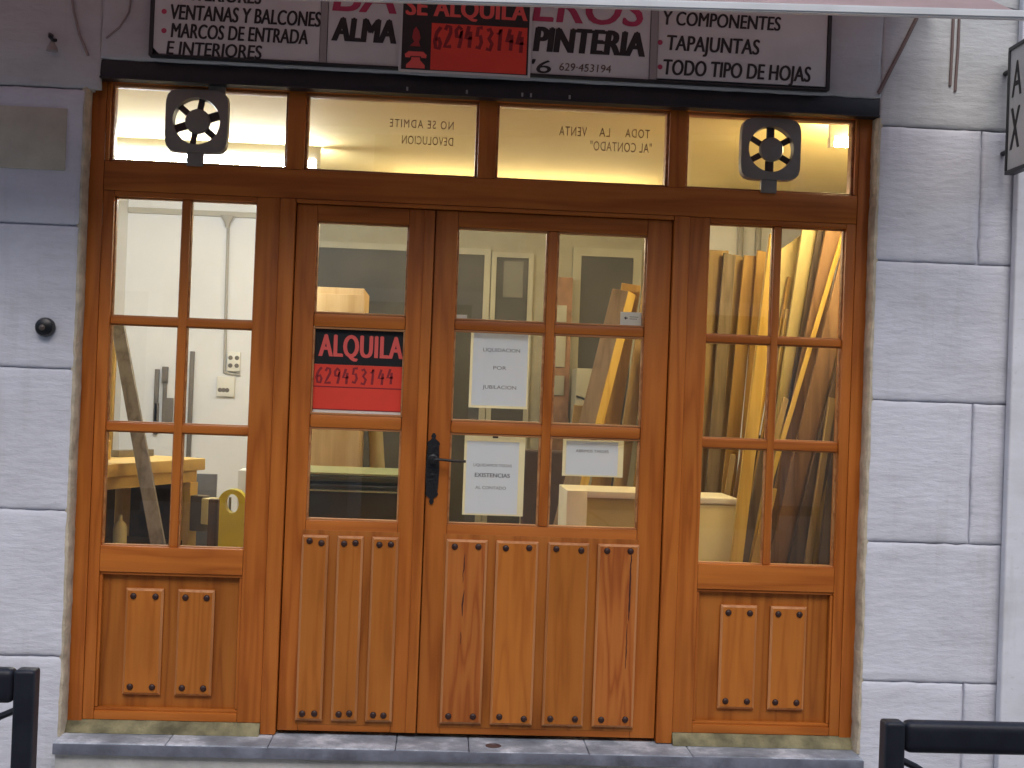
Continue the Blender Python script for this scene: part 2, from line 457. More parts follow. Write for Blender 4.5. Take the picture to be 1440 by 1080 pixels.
STROKES = {
 '6': [[(.8, 1), (.35, .75), (.1, .35), (.25, .02), (.65, .0), (.8, .25), (.6, .48), (.2, .38)]],
 '2': [[(.1, .8), (.3, 1), (.7, .95), (.75, .7), (.4, .35), (.05, .02), (.85, .05)]],
 '9': [[(.8, .85), (.5, 1), (.15, .8), (.25, .52), (.6, .5), (.8, .8), (.75, .4), (.55, 0)]],
 '4': [[(.45, 1), (.08, .42), (.85, .45)], [(.65, .75), (.55, 0)]],
 '5': [[(.85, .98), (.3, .95), (.2, .58), (.6, .6), (.75, .3), (.5, .02), (.1, .08)]],
 '3': [[(.15, .92), (.5, 1), (.75, .8), (.4, .55), (.78, .32), (.55, .02), (.1, .08)]],
 '1': [[(.2, .75), (.55, 1), (.42, 0)]],
}
def hand_bm(bm, s, x0, x1, z0, z1, y, wd):
    cw = (x1 - x0) / len(s)
    for i, ch in enumerate(s):
        jz = random.uniform(-.06, .06) * (z1 - z0)
        for st in STROKES[ch]:
            pts = [Vector((x0 + cw * (i + 0.08 + 0.8 * u), y, z0 + jz + (z1 - z0) * v)) for u, v in st]
            L_, Rr = [], []
            for k, p in enumerate(pts):
                tdir = (pts[min(k + 1, len(pts) - 1)] - pts[max(k - 1, 0)]).normalized()
                nn = Vector((-tdir.z, 0, tdir.x)) * wd / 2
                L_.append(bm.verts.new(p + nn)); Rr.append(bm.verts.new(p - nn))
            for k in range(len(pts) - 1):
                bm.faces.new((L_[k], L_[k + 1], Rr[k + 1], Rr[k]))

# ------------------------------------------------------------------ ground
bm = B(); box(bm, -60, 60, -60, -2.75, -0.6, -0.34); struct(obj('road', bm, ASPHALT))
bm = B(); box(bm, -60, 60, -2.75, -0.175, -0.6, -0.20, bev=0.012); struct(obj('pavement', bm, CONCRETE))
bm = B(); box(bm, -3.0, 4.0, 0.13, 4.3, -0.25, 0.0); struct(obj('workshop_floor', bm, FLOORM))

# ------------------------------------------------------------------ house across the street (unseen, added to block low sky light; mirrored in the panes)
def opposite():
    t = thing('unseen_town_house', (0, -8.6, -0.2), 'unseen plain stone house with dark shuttered windows, added across the street to block low sky light', 'house')
    st = plain('grey_render', (0.46, 0.45, 0.43), 0.9, bump=0.3, bscale=10, var=0.15, vscale=1.2)
    bm = B(); box(bm, -14, 14, -9.4, -8.5, -0.34, 6.2); obj('wall', bm, st, t)
    bm = B(); box(bm, -14.1, 14.1, -9.6, -8.2, 6.2, 6.4, bev=0.02); obj('eaves', bm, plain('dark_eaves', (0.10, 0.08, 0.07), 0.8), t)
    sh = plain('dark_shutter', (0.05, 0.055, 0.05), 0.6)
    for x in (-11, -7.6, -4.2, -0.8, 2.6, 6.0, 9.4):
        for z0, z1 in ((0.0, 2.3), (3.2, 5.2)):
            bm = B(); box(bm, x, x + 1.1, -8.5, -8.46, z0, z1); w_ = obj('window', bm, sh, t)
            bm = B(); box(bm, x - 0.14, x, -8.5, -8.43, z0, z1 + 0.14); box(bm, x + 1.1, x + 1.24, -8.5, -8.43, z0, z1 + 0.14); box(bm, x, x + 1.1, -8.5, -8.431, z1, z1 + 0.14)
            obj('surround', bm, BARW, w_)

# ------------------------------------------------------------------ outer wall
YW = -0.06
def block(bm, x0, x1, z0, z1, yf, yb, mi=0, seed=0.0, rough=0.0024, chip=0.0045):
    nx = max(2, int((x1 - x0) / 0.028)); nz = max(2, int((z1 - z0) / 0.028))
    xs = [x0, x0 + 0.004, x0 + 0.011] + [x0 + 0.011 + (x1 - x0 - 0.022) * i / nx for i in range(1, nx)] + [x1 - 0.011, x1 - 0.004, x1]
    zs = [z0, z0 + 0.004, z0 + 0.011] + [z0 + 0.011 + (z1 - z0 - 0.022) * i / nz for i in range(1, nz)] + [z1 - 0.011, z1 - 0.004, z1]
    grid = []
    for i, x in enumerate(xs):
        colv = []
        for j, z in enumerate(zs):
            dd = min(x - x0, x1 - x, z - z0, z1 - z)
            n1 = noise.noise(Vector((x * 9 + seed, z * 14, 3.1)))
            n2 = noise.noise(Vector((x * 30, z * 34 + seed, 1.7)))
            y = yf + rough * (n1 + 0.6 * n2)
            if dd < 0.011: y += 0.007 * (1 - dd / 0.011) ** 2
            px, pz = x, z
            if dd < 0.02:
                px += chip * noise.noise(Vector((x * 25, z * 25, seed))); pz += chip * noise.noise(Vector((x * 22, z * 22, seed + 9)))
            colv.append(bm.verts.new((px, y, pz)))
        grid.append(colv)
    for i in range(len(xs) - 1):
        for j in range(len(zs) - 1):
            bm.faces.new((grid[i][j], grid[i + 1][j], grid[i + 1][j + 1], grid[i][j + 1])).material_index = mi
    ring = [grid[i][0] for i in range(len(xs))] + [grid[-1][j] for j in range(1, len(zs))] + \
           [grid[i][-1] for i in range(len(xs) - 2, -1, -1)] + [grid[0][j] for j in range(len(zs) - 2, 0, -1)]
    back = [bm.verts.new((v.co.x, yb, v.co.z)) for v in ring]
    n = len(ring)
    for k in range(n):
        bm.faces.new((ring[k], back[k], back[(k + 1) % n], ring[(k + 1) % n])).material_index = mi

wall = thing('shop_wall', (-2.2, 0.1, -0.2), 'white painted block wall with grooved joints around the wooden shopfront', 'wall')
G = 0.003
opposite()
bm = B()
zl = [-0.2, 0.284, 0.841, 1.382, 1.932, 2.457]
for i in range(5):
    block(bm, -3.2, -1.402, zl[i] + G, zl[i + 1] - G, YW, YW + 0.03, seed=i * 3.3, chip=0.007 if i < 2 else 0.003)
box(bm, -3.2, -1.404, YW + 0.02, 0.25, -0.2, 2.457)
zr = [-0.2, 0.268, 0.82, 1.381, 1.935, 2.47]
for i in range(5):
    vj = 2.118 if i % 2 == 0 else None
    if vj:
        block(bm, 1.700, vj - 0.004, zr[i] + G, zr[i + 1] - G, YW, YW + 0.03, seed=40 + i * 2.1, chip=0.006 if i < 2 else 0.003)
        block(bm, vj + 0.004, 3.2, zr[i] + G, zr[i + 1] - G, YW + 0.001, YW + 0.03, seed=60 + i * 2.1)
    else:
        block(bm, 1.700, 3.2, zr[i] + G, zr[i + 1] - G, YW, YW + 0.03, seed=40 + i * 2.1, chip=0.006 if i < 2 else 0.003)
box(bm, 1.702, 3.2, YW + 0.02, 0.25, -0.2, 2.47)
obj('block_course', bm, WALL, wall, smooth=50)
bm = B()
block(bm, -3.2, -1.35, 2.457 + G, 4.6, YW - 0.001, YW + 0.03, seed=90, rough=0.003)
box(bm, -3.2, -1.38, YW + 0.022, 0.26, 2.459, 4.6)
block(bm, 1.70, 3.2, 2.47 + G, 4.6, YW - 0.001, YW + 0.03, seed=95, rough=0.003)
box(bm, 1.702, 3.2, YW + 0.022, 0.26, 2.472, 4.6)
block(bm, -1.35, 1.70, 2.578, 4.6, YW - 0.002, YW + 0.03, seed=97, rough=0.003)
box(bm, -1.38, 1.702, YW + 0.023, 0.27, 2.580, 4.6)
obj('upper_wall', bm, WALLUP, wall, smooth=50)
# ragged mortar beads where the wall meets the joinery
def bead(bm, x, sx, z0, z1):
    n = 110; rows = []
    for i in range(n + 1):
        z = z0 + (z1 - z0) * i / n
        j = 0.006 * noise.noise(Vector((z * 11, x, 2))) + 0.004 * noise.noise(Vector((z * 37, x, 5)))
        prof = [(x - sx * 0.012, YW + 0.004), (x + sx * (0.004 + j), YW - 0.001), (x + sx * (0.013 + j), YW + 0.012), (x + sx * (0.012 + j * .6), 0.0), (x + sx * 0.010, 0.06)]
        rows.append([bm.verts.new((px, py, z)) for px, py in prof])
    for a, b in zip(rows, rows[1:]):
        for k in range(4):
            bm.faces.new((a[k], a[k + 1], b[k + 1], b[k]))
    bmesh.ops.recalc_face_normals(bm, faces=bm.faces[:])
bm = B(); bead(bm, -1.402, 1, -0.02, 2.51); obj('mortar_bead', bm, BEIGE, wall)
bm = B(); bead(bm, 1.700, -1, -0.02, 2.50); obj('mortar_bead', bm, BEIGE, wall)

bm = B(); box(bm, -2.05, -1.466, YW - 0.006, YW + 0.012, 2.14, 2.378, bev=0.003)
tag(obj('stone_plaque', bm, plain('bare_beige_stone', (0.50, 0.47, 0.38), 0.85, bump=0.3, bscale=60, var=0.12, vscale=9)), 'blank beige stone plaque set in the white wall left of the shopfront', 'plaque')
bm = B(); lathe(bm, [(0.030, 0.0), (0.037, -0.004), (0.037, -0.018), (0.032, -0.03), (0.018, -0.036), (0.001, -0.037)], (-1.512, YW - 0.002, 1.538), axis='y')
kn = tag(obj('door_bell', bm, plain('black_rubber', (0.008, 0.008, 0.009), 0.35)), 'round black knob on the white wall left of the windows', 'doorbell')
bm = B(); lathe(bm, [(0.010, -0.038), (0.012, -0.042), (0.007, -0.046), (0.001, -0.047)], (-1.515, YW - 0.002, 1.535), axis='y', seg=14); obj('push_button', bm, plain('worn_brown', (0.08, 0.06, 0.05), 0.4), kn)

hk = thing('wall_hook', (-1.523, YW, 2.59), 'small dark wall hook with grey cone above the beige plaque', 'hook')
bm = B(); tube(bm, [(-1.535, YW + 0.006, 2.655), (-1.535, YW - 0.03, 2.652), (-1.530, YW - 0.045, 2.640), (-1.520, YW - 0.04, 2.628), (-1.512, YW - 0.025, 2.632)], 0.007); obj('bracket', bm, BLACKST, hk)
bm = B(); lathe(bm, [(0.022, 0.0), (0.020, 0.012), (0.008, 0.034), (0.003, 0.042)], (-1.523, YW - 0.032, 2.588), seg=16); obj('cone', bm, plain('dull_grey', (0.30, 0.27, 0.26), 0.7), hk)
CABLE = plain('painted_cable', (0.30, 0.25, 0.24), 0.7)
BRTUBE = plain('brown_tube', (0.17, 0.12, 0.11), 0.7)
def cable(pts, r, m, label):
    bm = B(); tube(bm, pts, r); tag(obj('cable', bm, m), label, 'cable')
cable([(-1.50, YW - 0.006, 3.1), (-1.475, YW - 0.006, 2.86), (-1.455, YW - 0.007, 2.75), (-1.43, YW - 0.006, 2.66), (-1.395, YW - 0.005, 2.585)], 0.005, CABLE, 'thin painted cable drooping beside the dark wall hook')
cable([(-1.235, YW - 0.005, 3.1), (-1.238, YW - 0.005, 2.86), (-1.248, YW - 0.006, 2.76), (-1.28, YW - 0.006, 2.70), (-1.33, YW - 0.005, 2.655)], 0.004, CABLE, 'faint painted cable curving close to the left edge of the sign board')
cable([(1.688, YW - 0.006, 2.595), (1.735, YW - 0.008, 2.695), (1.785, YW - 0.007, 2.80), (1.83, YW - 0.008, 2.90), (1.90, YW - 0.006, 3.1)], 0.008, BRTUBE, 'brown cable slanting up the wall from the right end of the lintel')
cable([(1.982, YW - 0.004, 3.1), (1.980, YW - 0.005, 2.80), (1.977, YW - 0.005, 2.64)], 0.006, BRTUBE, 'left one of two rusty drip streaks on the right wall, built as a thin tube')  # this and the next are rust drip streaks built as thin tubes
cable([(2.005, YW - 0.004, 3.1), (2.004, YW - 0.006, 2.8), (1.998, YW - 0.005, 2.62)], 0.006, BRTUBE, 'right one of two rusty drip streaks on the right wall, built as a thin tube')

# pier to the right of the shop
bm = B(); box(bm, 2.243, 3.3, -0.115, YW - 0.012, -0.2, 4.6, bev=0.008, seg=3)
tag(obj('wall_pier', bm, PIERW), 'smooth white projecting pier at the right edge of the wall', 'pier')

# ------------------------------------------------------------------ lintel, doorstep
bm = B()
box(bm, -1.380, 1.700, -0.052, 0.10, 2.504, 2.576, bev=0.003)
box(bm, -1.380, 1.700, -0.056, -0.048, 2.504, 2.512)
ln = tag(obj('steel_lintel', bm, BLACKST), 'long black steel lintel beam over the transom windows', 'beam')
for bx in (-0.174, 0.058, 0.275, 0.309, 0.461):
    bm = B(); rod(bm, (bx, -0.056, 2.514), (bx, -0.056, 2.528), 0.004, seg=8); obj('bolt', bm, ALU, ln)

step = thing('stone_doorstep', (0.14, -0.08, -0.2), 'worn blue grey slate doorstep below the wooden doors', 'doorstep')
bm = B()
edges = [-1.396, -0.98, -0.60, -0.12, 0.16, 0.62, 1.02, 1.688]
for a, b in zip(edges, edges[1:]):
    t0 = random.uniform(-0.002, 0.002)
    vs = box(bm, a + 0.0012, b - 0.0012, -0.165 + random.uniform(-.003, .003), 0.12, -0.058, -0.012 + t0 * .5, bev=0.006, seg=3)
    for v in vs:
        if v.co.y < -0.1:
            v.co.y += 0.004 * noise.noise(Vector((v.co.x * 9, v.co.z * 20, 1)))
            v.co.z += 0.002 * noise.noise(Vector((v.co.x * 14, 3, v.co.z * 9)))
obj('slab', bm, SLATE, step)
bm = B(); box(bm, -1.394, 1.686, -0.1715, -0.150, -0.057, -0.0165, bev=0.004)
for v in bm.verts:
    if v.co.y < -0.155: v.co.y += 0.003 * noise.noise(Vector((v.co.x * 7, 2, v.co.z * 20)))
obj('nosing', bm, plain('dark_slate_edge', (0.15, 0.16, 0.20), 0.6, bump=0.5, bscale=40, var=0.4, vscale=9), step)
bm = B(); box(bm, -1.39, 1.682, -0.150, 0.10, -0.2, -0.0585, bev=0.004); obj('riser', bm, CONCRETE, step)
bm = B()
for k in range(24):
    a = 2 * math.pi * k / 24
lathe(bm, [(0.030, 0.0), (0.030, 0.003), (0.022, 0.004), (0.020, 0.001), (0.001, 0.001)], (0.255, -0.085, -0.0135), seg=24)
obj('bolt_socket', bm, plain('rusty_ring', (0.10, 0.06, 0.055), 0.6), step)

# ------------------------------------------------------------------ wooden shopfront
front = thing('wooden_shopfront', (0.155, 0.02, -0.012), 'varnished brown pine shopfront with double doors, side windows and four transom panes', 'shopfront')
YG = 0.045                                   # glass plane
bm = B()
V, H_ = 0, 1
def vbar(bm, x0, x1, z0, z1, y0, y1, bev=0.004): box(bm, x0, x1, y0, y1, z0, z1, V, bev)
def hbar(bm, x0, x1, z0, z1, y0, y1, bev=0.004): box(bm, x0, x1, y0, y1, z0, z1, H_, bev)
vbar(bm, -1.392, -1.336, -0.010, 2.52, 0.0, 0.10)
vbar(bm, 1.640, 1.711, -0.010, 2.52, 0.0, 0.10)
vbar(bm, -0.652, -0.592, -0.010, 2.082, -0.006, 0.10, 0.006)
vbar(bm, 0.902, 0.966, -0.010, 2.082, -0.006, 0.10, 0.006)
hbar(bm, -1.335, 1.639, 2.083, 2.196, 0.0, 0.10)
hbar(bm, -1.335, 1.639, 2.503, 2.52, 0.001, 0.10, 0.002)
for x0, x1 in ((-1.335, -1.320), (-0.636, -0.568), (0.111, 0.182), (0.872, 0.942), (1.625, 1.639)):
    vbar(bm, x0, x1, 2.1965, 2.5025, 0.001, 0.10, 0.003)
# door stop mouldings around the double doors
hbar(bm, -0.591, 0.901, 2.066, 2.082, -0.003, 0.012, 0.004)
hbar(bm, -0.591, 0.901, 2.045, 2.0825, 0.0655, 0.095, 0.002)
hbar(bm, -0.591, 0.901, -0.0105, 0.022, 0.0655, 0.095, 0.002)
vbar(bm, -0.5915, -0.572, 0.022, 2.045, 0.0655, 0.095, 0.002); vbar(bm, 0.882, 0.9015, 0.022, 2.045, 0.0655, 0.095, 0.002)
obj('frame', bm, [WV, WH], front)

def ring(bm, x0, x1, z0, z1, wd, y0, y1, bev=0.004, mv=0, mh=0):
    """rectangular moulding running inside x0..x1, z0..z1"""
    box(bm, x0, x1, y0, y1, z0, z0 + wd, mh, bev); box(bm, x0, x1, y0, y1, z1 - wd, z1, mh, bev)
    box(bm, x0, x0 + wd, y0 + .0004, y1 - .0004, z0 + wd, z1 - wd, mv, bev); box(bm, x1 - wd, x1, y0 + .0004, y1 - .0004, z0 + wd, z1 - wd, mv, bev)

def sheet(name, x0, x1, z0, z1, parent, y=YG, m=None):
    bm = B()
    vs = [bm.verts.new(p) for p in ((x0, y, z0), (x1, y, z0), (x1, y, z1), (x0, y, z1))]
    bm.faces.new(vs)
    return obj(name, bm, m or GLASS, parent, smooth=0)

TW = [(-1.320, -0.636), (-0.568, 0.111), (0.182, 0.872), (0.942, 1.625)]
tws = []
for i, (a, b) in enumerate(TW):
    bm = B(); ring(bm, a + .0005, b - .0005, 2.1965, 2.5025, 0.010, 0.020, 0.070, 0.003)
    tw = obj('transom_window', bm, BEAD, front); tws.append(tw)
    sheet('glass', a + 0.008, b - 0.008, 2.204, 2.495, tw)
def glass_text(par, *rows):
    bm = B()
    for t_, a, b, c0, c1, spc in rows: text_bm(bm, t_, a, b, c0, c1, YG + 0.002, mirror=True, spacing=spc)
    obj('lettering', bm, BROWNINK, par, smooth=0)
glass_text(tws[1], ('NO SE ADMITE', -0.241, 0.012, 2.392, 2.424, 1.25))
glass_text(tws[1], ('DEVOLUCION', -0.191, 0.012, 2.327, 2.360, 1.1))
glass_text(tws[2], ('TODA', 0.70, 0.798, 2.396, 2.430, 1.2))
glass_text(tws[2], ('LA', 0.595, 0.638, 2.394, 2.429, 1.2))
glass_text(tws[2], ('VENTA', 0.434, 0.545, 2.391, 2.428, 1.15))
glass_text(tws[2], ('"AL CONTADO"', 0.561, 0.808, 2.337, 2.374, 1.1))
def nails(parent, pts, y, r=0.0125):
    first = None
    for x, z in pts:
        if first is None:
            bm = B(); lathe(bm, [(r, 0.001), (r, -0.002), (r * .8, -0.0055), (r * .45, -0.0075), (0.0008, -0.008)], (x, y, z), seg=14, axis='y')
            first = obj('nail_head', bm, STUD, parent); fx, fz = x, z
        else:
            o = first.copy(); COL.objects.link(o); o.parent = parent; o.location = (x - fx, 0, z - fz)

def board(parent, x0, x1, z0, z1, yb, m, h=0.018):
    """raised board with chamfered edges in front of yb"""
    bm = B(); c = 0.009
    yf = yb - h
    o = [(x0, z0), (x1, z0), (x1, z1), (x0, z1)]; inn = [(x0 + c, z0 + c), (x1 - c, z0 + c), (x1 - c, z1 - c), (x0 + c, z1 - c)]
    a = [bm.verts.new((x, yb + 0.002, z)) for x, z in o]; b = [bm.verts.new((x, yf + c * .7, z)) for x, z in o]; d_ = [bm.verts.new((x, yf, z)) for x, z in inn]
    for p, q in ((a, b), (b, d_)):
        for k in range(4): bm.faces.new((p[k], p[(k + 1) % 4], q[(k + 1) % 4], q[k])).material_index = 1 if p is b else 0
    bm.faces.new(d_)
    bmesh.ops.recalc_face_normals(bm, faces=bm.faces[:])
    return obj('raised_board', bm, [m, WORNLIT], parent, smooth=20)

# side windows
def sidelight(xo0, xo1, gx0, gx1, mx0, mx1, mz, boards, px0, px1):
    bm = B()
    vbar(bm, xo0, gx0, 0.032, 2.0825, 0.004, 0.075); vbar(bm, gx1, xo1, 0.032, 2.0825, 0.004, 0.075)
    hbar(bm, gx0, gx1, 2.062, 2.0825, 0.0045, 0.075, 0.003)
    hbar(bm, gx0, gx1, 0.604, 0.704, 0.0045, 0.075)
    hbar(bm, gx0, gx1, 0.032, 0.066, 0.0045, 0.075)
    vbar(bm, mx0, mx1, 0.704, 2.062, 0.014, 0.066, 0.006)
    for a, b in mz:
        hbar(bm, gx0, mx0 + .003, a, b, 0.016, 0.064, 0.006); hbar(bm, mx1 - .003, gx1, a, b, 0.016, 0.064, 0.006)
    s = obj('side_window', bm, [WV, WH], front)
    sheet('glass', gx0 - 0.004, gx1 + 0.004, 0.700, 2.066, s)
    bm = B()
    zz = [0.704] + [q for p in reversed(mz) for q in p] + [2.062]
    for k in range(0, 6, 2):
        for a, b in ((gx0, mx0), (mx1, gx1)):
            ring(bm, a - .001, b + .001, zz[k] - .001, zz[k + 1] + .001, 0.006, 0.026, 0.05, 0.002)
    obj('glazing_bead', bm, BEAD, s)
    bm = B(); box(bm, gx0 - .002, gx1 + .002, 0.038, 0.07, 0.06, 0.61); obj('lower_panel', bm, WP, s)
    bm = B(); ring(bm, gx0 - .001, gx1 + .001, 0.065, 0.605, 0.013, 0.012, 0.0385, 0.006, 0, 1); obj('panel_moulding', bm, [WV, WH], s)
    np_ = []
    for x0, x1 in boards:
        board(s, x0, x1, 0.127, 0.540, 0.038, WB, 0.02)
        for x in (x0 + 0.03, x1 - 0.03):
            for z in (0.158, 0.510): np_.append((x, z))
    nails(s, np_, 0.018)
    return s
sidelight(-1.3355, -0.6525, -1.293, -0.744, -1.032, -1.000, [(1.566, 1.597), (1.150, 1.184)], [(-1.192, -1.047), (-0.992, -0.850)], -1.30, -0.74)
sidelight(0.9665, 1.6395, 1.048, 1.600, 1.311, 1.340, [(1.588, 1.618), (1.166, 1.203)], [(1.150, 1.297), (1.352, 1.498)], 1.04, 1.607)

# door leaves
def leaf(x0, x1, gx0, gx1, mz, mull, boards, nail_in, rough_idx=()):
    bm = B(); y0, y1 = 0.012, 0.062
    vbar(bm, x0, gx0, 0.004, 2.064, y0, y1); vbar(bm, gx1, x1, 0.004, 2.064, y0, y1)
    hbar(bm, gx0, gx1, 2.002, 2.064, y0 + .0005, y1)
    zb = mz[-1]
    hbar(bm, gx0, gx1, 0.004, 0.828, y0 + .0006, y1)
    for a, b in mz:
        if mull:
            hbar(bm, gx0, mull[0] + .004, a, b, y0 + 0.004, y1 - .008, 0.011); hbar(bm, mull[1] - .004, gx1, a, b, y0 + 0.004, y1 - .008, 0.011)
        else:
            hbar(bm, gx0, gx1, a, b, y0 + 0.004, y1 - .008, 0.011)
    if mull: vbar(bm, mull[0], mull[1], 0.828, 2.002, y0 + 0.002, y1 - .008, 0.011)
    dr = obj('door_leaf', bm, [WV, WV if False else WH], front)
    sheet('glass', gx0 - 0.004, gx1 + 0.004, 0.824, 2.006, dr, y0 + 0.036, DUSTY)
    bm = B()
    zz = [0.828] + [q for p in reversed(mz) for q in p] + [2.002]
    cols = ((gx0, mull[0]), (mull[1], gx1)) if mull else ((gx0, gx1),)
    for k in range(0, 6, 2):
        for a, b in cols:
            ring(bm, a - .001, b + .001, zz[k] - .001, zz[k + 1] + .001, 0.008, y0 + 0.010, y0 + 0.040, 0.003)
    obj('glazing_bead', bm, BEAD, dr)
    # field panel behind the boards
    bm = B(); box(bm, gx0 - 0.01, gx1 + 0.01, y0 - 0.002, y0 + 0.004, 0.03, 0.79, bev=0.0015); obj('lower_panel', bm, WP, dr)
    np_ = []
    for i, (a, b) in enumerate(boards):
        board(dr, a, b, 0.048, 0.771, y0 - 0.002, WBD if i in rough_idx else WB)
        c = (a + b) / 2
        for x in (c - nail_in, c + nail_in):
            for z in (0.078, 0.745): np_.append((x + random.uniform(-.003, .003), z + random.uniform(-.004, .004)))
    nails(dr, np_, y0 - 0.020)
    return dr
dl = leaf(-0.588, -0.047, -0.508, -0.148, [(1.586, 1.640), (1.190, 1.243)], None, [(-0.518, -0.415), (-0.380, -0.279), (-0.246, -0.143)], 0.022)
drr = leaf(-0.043, 0.898, 0.045, 0.800, [(1.595, 1.635), (1.187, 1.236)], (0.404, 0.443), [(0.045, 0.207), (0.242, 0.408), (0.447, 0.610), (0.645, 0.809)], 0.047, (0, 3))
bm = B(); vbar(bm, -0.075, -0.010, 0.024, 2.044, 0.0625, 0.074, 0.002); obj('rebate_strip', bm, WV, dl)
bm = B(); vbar(bm, -0.088, -0.0475, 0.006, 2.06, 0.002, 0.0125, 0.004); obj('cover_strip', bm, WV, dl)
def crack(x, z0, z1, wd, seed):
    bm = B(); n = 46; rows = []
    for i in range(n + 1):
        f = i / n; z = z0 + (z1 - z0) * f
        c = x + 0.006 * noise.noise(Vector((z * 9, seed, 0))) + 0.0025 * noise.noise(Vector((z * 40, seed, 4)))
        h = wd * max(0.12, math.sin(math.pi * f) ** 0.5) * (0.45 + 0.9 * abs(noise.noise(Vector((z * 16, seed, 8)))))
        rows.append((bm.verts.new((c - h, -0.0088, z)), bm.verts.new((c + h * .8, -0.0088, z))))
    for a, b in zip(rows, rows[1:]): bm.faces.new((a[0], a[1], b[1], b[0]))
    obj('wood_crack', bm, CRACK, drr, smooth=0)
CRACK = plain('dark_crack', (0.05, 0.012, 0.006), 0.8)
FIG = plain('dark_grain_figure', (0.20, 0.045, 0.012), 0.6)
crack(0.777, 0.738, 0.47, 0.0075, 1.0); crack(0.771, 0.46, 0.28, 0.004, 2.0)
crack(0.118, 0.72, 0.60, 0.004, 3.0); crack(0.120, 0.575, 0.47, 0.006, 4.0); crack(0.116, 0.41, 0.36, 0.003, 5.0)
# iron handle plate
hx = -0.020
half = [(0.004, 0.140), (0.010, 0.128), (0.005, 0.120), (0.014, 0.112), (0.022, 0.106), (0.026, 0.098), (0.022, 0.092), (0.024, 0.06), (0.027, 0.0), (0.025, -0.06), (0.022, -0.092), (0.026, -0.098), (0.022, -0.106), (0.014, -0.112), (0.005, -0.120), (0.010, -0.128), (0.004, -0.140)]
pts = [(hx + a, 1.045 + b) for a, b in half] + [(hx - a, 1.045 + b) for a, b in reversed(half)]
bm = B(); outline(bm, pts, 0.006, 0.0125)
lathe(bm, [(0.020, 0.0), (0.020, -0.006), (0.013, -0.010), (0.011, -0.045), (0.001, -0.046)], (hx, 0.006, 1.083), seg=16, axis='y')
tube(bm, [(hx, -0.034, 1.083), (hx + 0.03, -0.036, 1.084), (hx + 0.08, -0.036, 1.080), (hx + 0.118, -0.034, 1.079), (hx + 0.128, -0.032, 1.080)], 0.0055, seg=10)
lathe(bm, [(0.009, 0.0), (0.009, -0.004), (0.001, -0.005)], (hx, 0.006, 1.020), seg=14, axis='y')
obj('handle', bm, IRON, drr)
# sloping cement fillets under the side windows
for a, b in ((-1.39, -0.653), (0.967, 1.70)):
    bm = B(); n = 40; rows = []
    for i in range(n + 1):
        x = a + (b - a) * i / n; j = 0.006 * noise.noise(Vector((x * 8, 0, 0))) + 0.004 * noise.noise(Vector((x * 31, 5, 0)))
        rows.append([bm.verts.new(p) for p in ((x, 0.02, 0.031), (x, 0.003, 0.031 + j * .4), (x, -0.026 + j, 0.004 + j * .5), (x, -0.034 + j, -0.011), (x, 0.02, -0.011))])
    for p, q in zip(rows, rows[1:]):
        for k in range(5): bm.faces.new((p[k], p[(k + 1) % 5], q[(k + 1) % 5], q[k]))
    bm.faces.new(rows[0]); bm.faces.new(list(reversed(rows[-1])))
    bmesh.ops.recalc_face_normals(bm, faces=bm.faces[:])
    obj('cement_fillet', bm, CEMENT, front)

# ------------------------------------------------------------------ extractor fans
def fan(cx, cz, label, phase, nb, top):
    t = thing('extractor_fan', (cx, 0.0, 2.197), label, 'fan', 'extractor fans in the transom panes')
    y0, y1 = -0.016, 0.018
    n = 48; rin = 0.091
    def rim(a):
        # barrel outline: nearly square with bulging sides
        c, s = math.cos(a), math.sin(a)
        k = 6.0
        r = 1.0 / ((abs(c) / 0.122) ** k + (abs(s) / 0.124) ** k) ** (1 / k)
        return r * c, r * s
    bm = B(); R0, R1, R2, R3 = [], [], [], []
    for i in range(n):
        a = 2 * math.pi * (i + .5) / n
        x, z = rim(a)
        R0.append(bm.verts.new((cx + x, y1, cz + z))); R1.append(bm.verts.new((cx + x * .985, y0, cz + z * .985)))
        c, s = math.cos(a) * rin, math.sin(a) * rin
        R2.append(bm.verts.new((cx + c, y0 - 0.004, cz + s))); R3.append(bm.verts.new((cx + c * .97, y1, cz + s * .97)))
    for p, q in ((R0, R1), (R1, R2), (R2, R3), (R3, R0)):
        for i in range(n): bm.faces.new((p[i], p[(i + 1) % n], q[(i + 1) % n], q[i]))
    bmesh.ops.recalc_face_normals(bm, faces=bm.faces[:])
    obj('housing', bm, FANM, t, smooth=35)
    bm = B(); lathe(bm, [(0.046, 0.012), (0.050, -0.004), (0.044, -0.014), (0.02, -0.018), (0.001, -0.0185)], (cx + .003, 0.0, cz), seg=28, axis='y'); obj('hub', bm, FANM, t)
    for k in range(nb):
        a = phase + 2 * math.pi * k / nb
        wdt = 0.012 if k % 3 else 0.017
        bm = B(); mt = Matrix.Translation((cx, 0.006, cz)) @ Matrix.Rotation(-a, 4, 'Y')
        box(bm, 0.045, 0.092, -0.003, 0.003, -wdt, wdt, mtx=mt @ Matrix.Rotation(R(18), 4, 'X')); obj('blade', bm, FANB, t)
    bm = B(); box(bm, cx - 0.034, cx + 0.030, -0.012, 0.016, 2.190, cz - 0.112, bev=0.004)
    obj('bracket', bm, FANM, t)
    if top:
        bm = B(); box(bm, cx + 0.04, cx + 0.105, -0.010, 0.014, cz + 0.104, 2.512, bev=0.004); obj('top_bracket', bm, FANM, t)
    return t
fan(-0.986, 2.364, 'dark square extractor fan with irregular blades in the left transom pane', 0.35, 6, True)
fan(1.278, 2.364, 'dark square extractor fan with six even spokes in the right transom pane', math.pi / 2, 6, False)

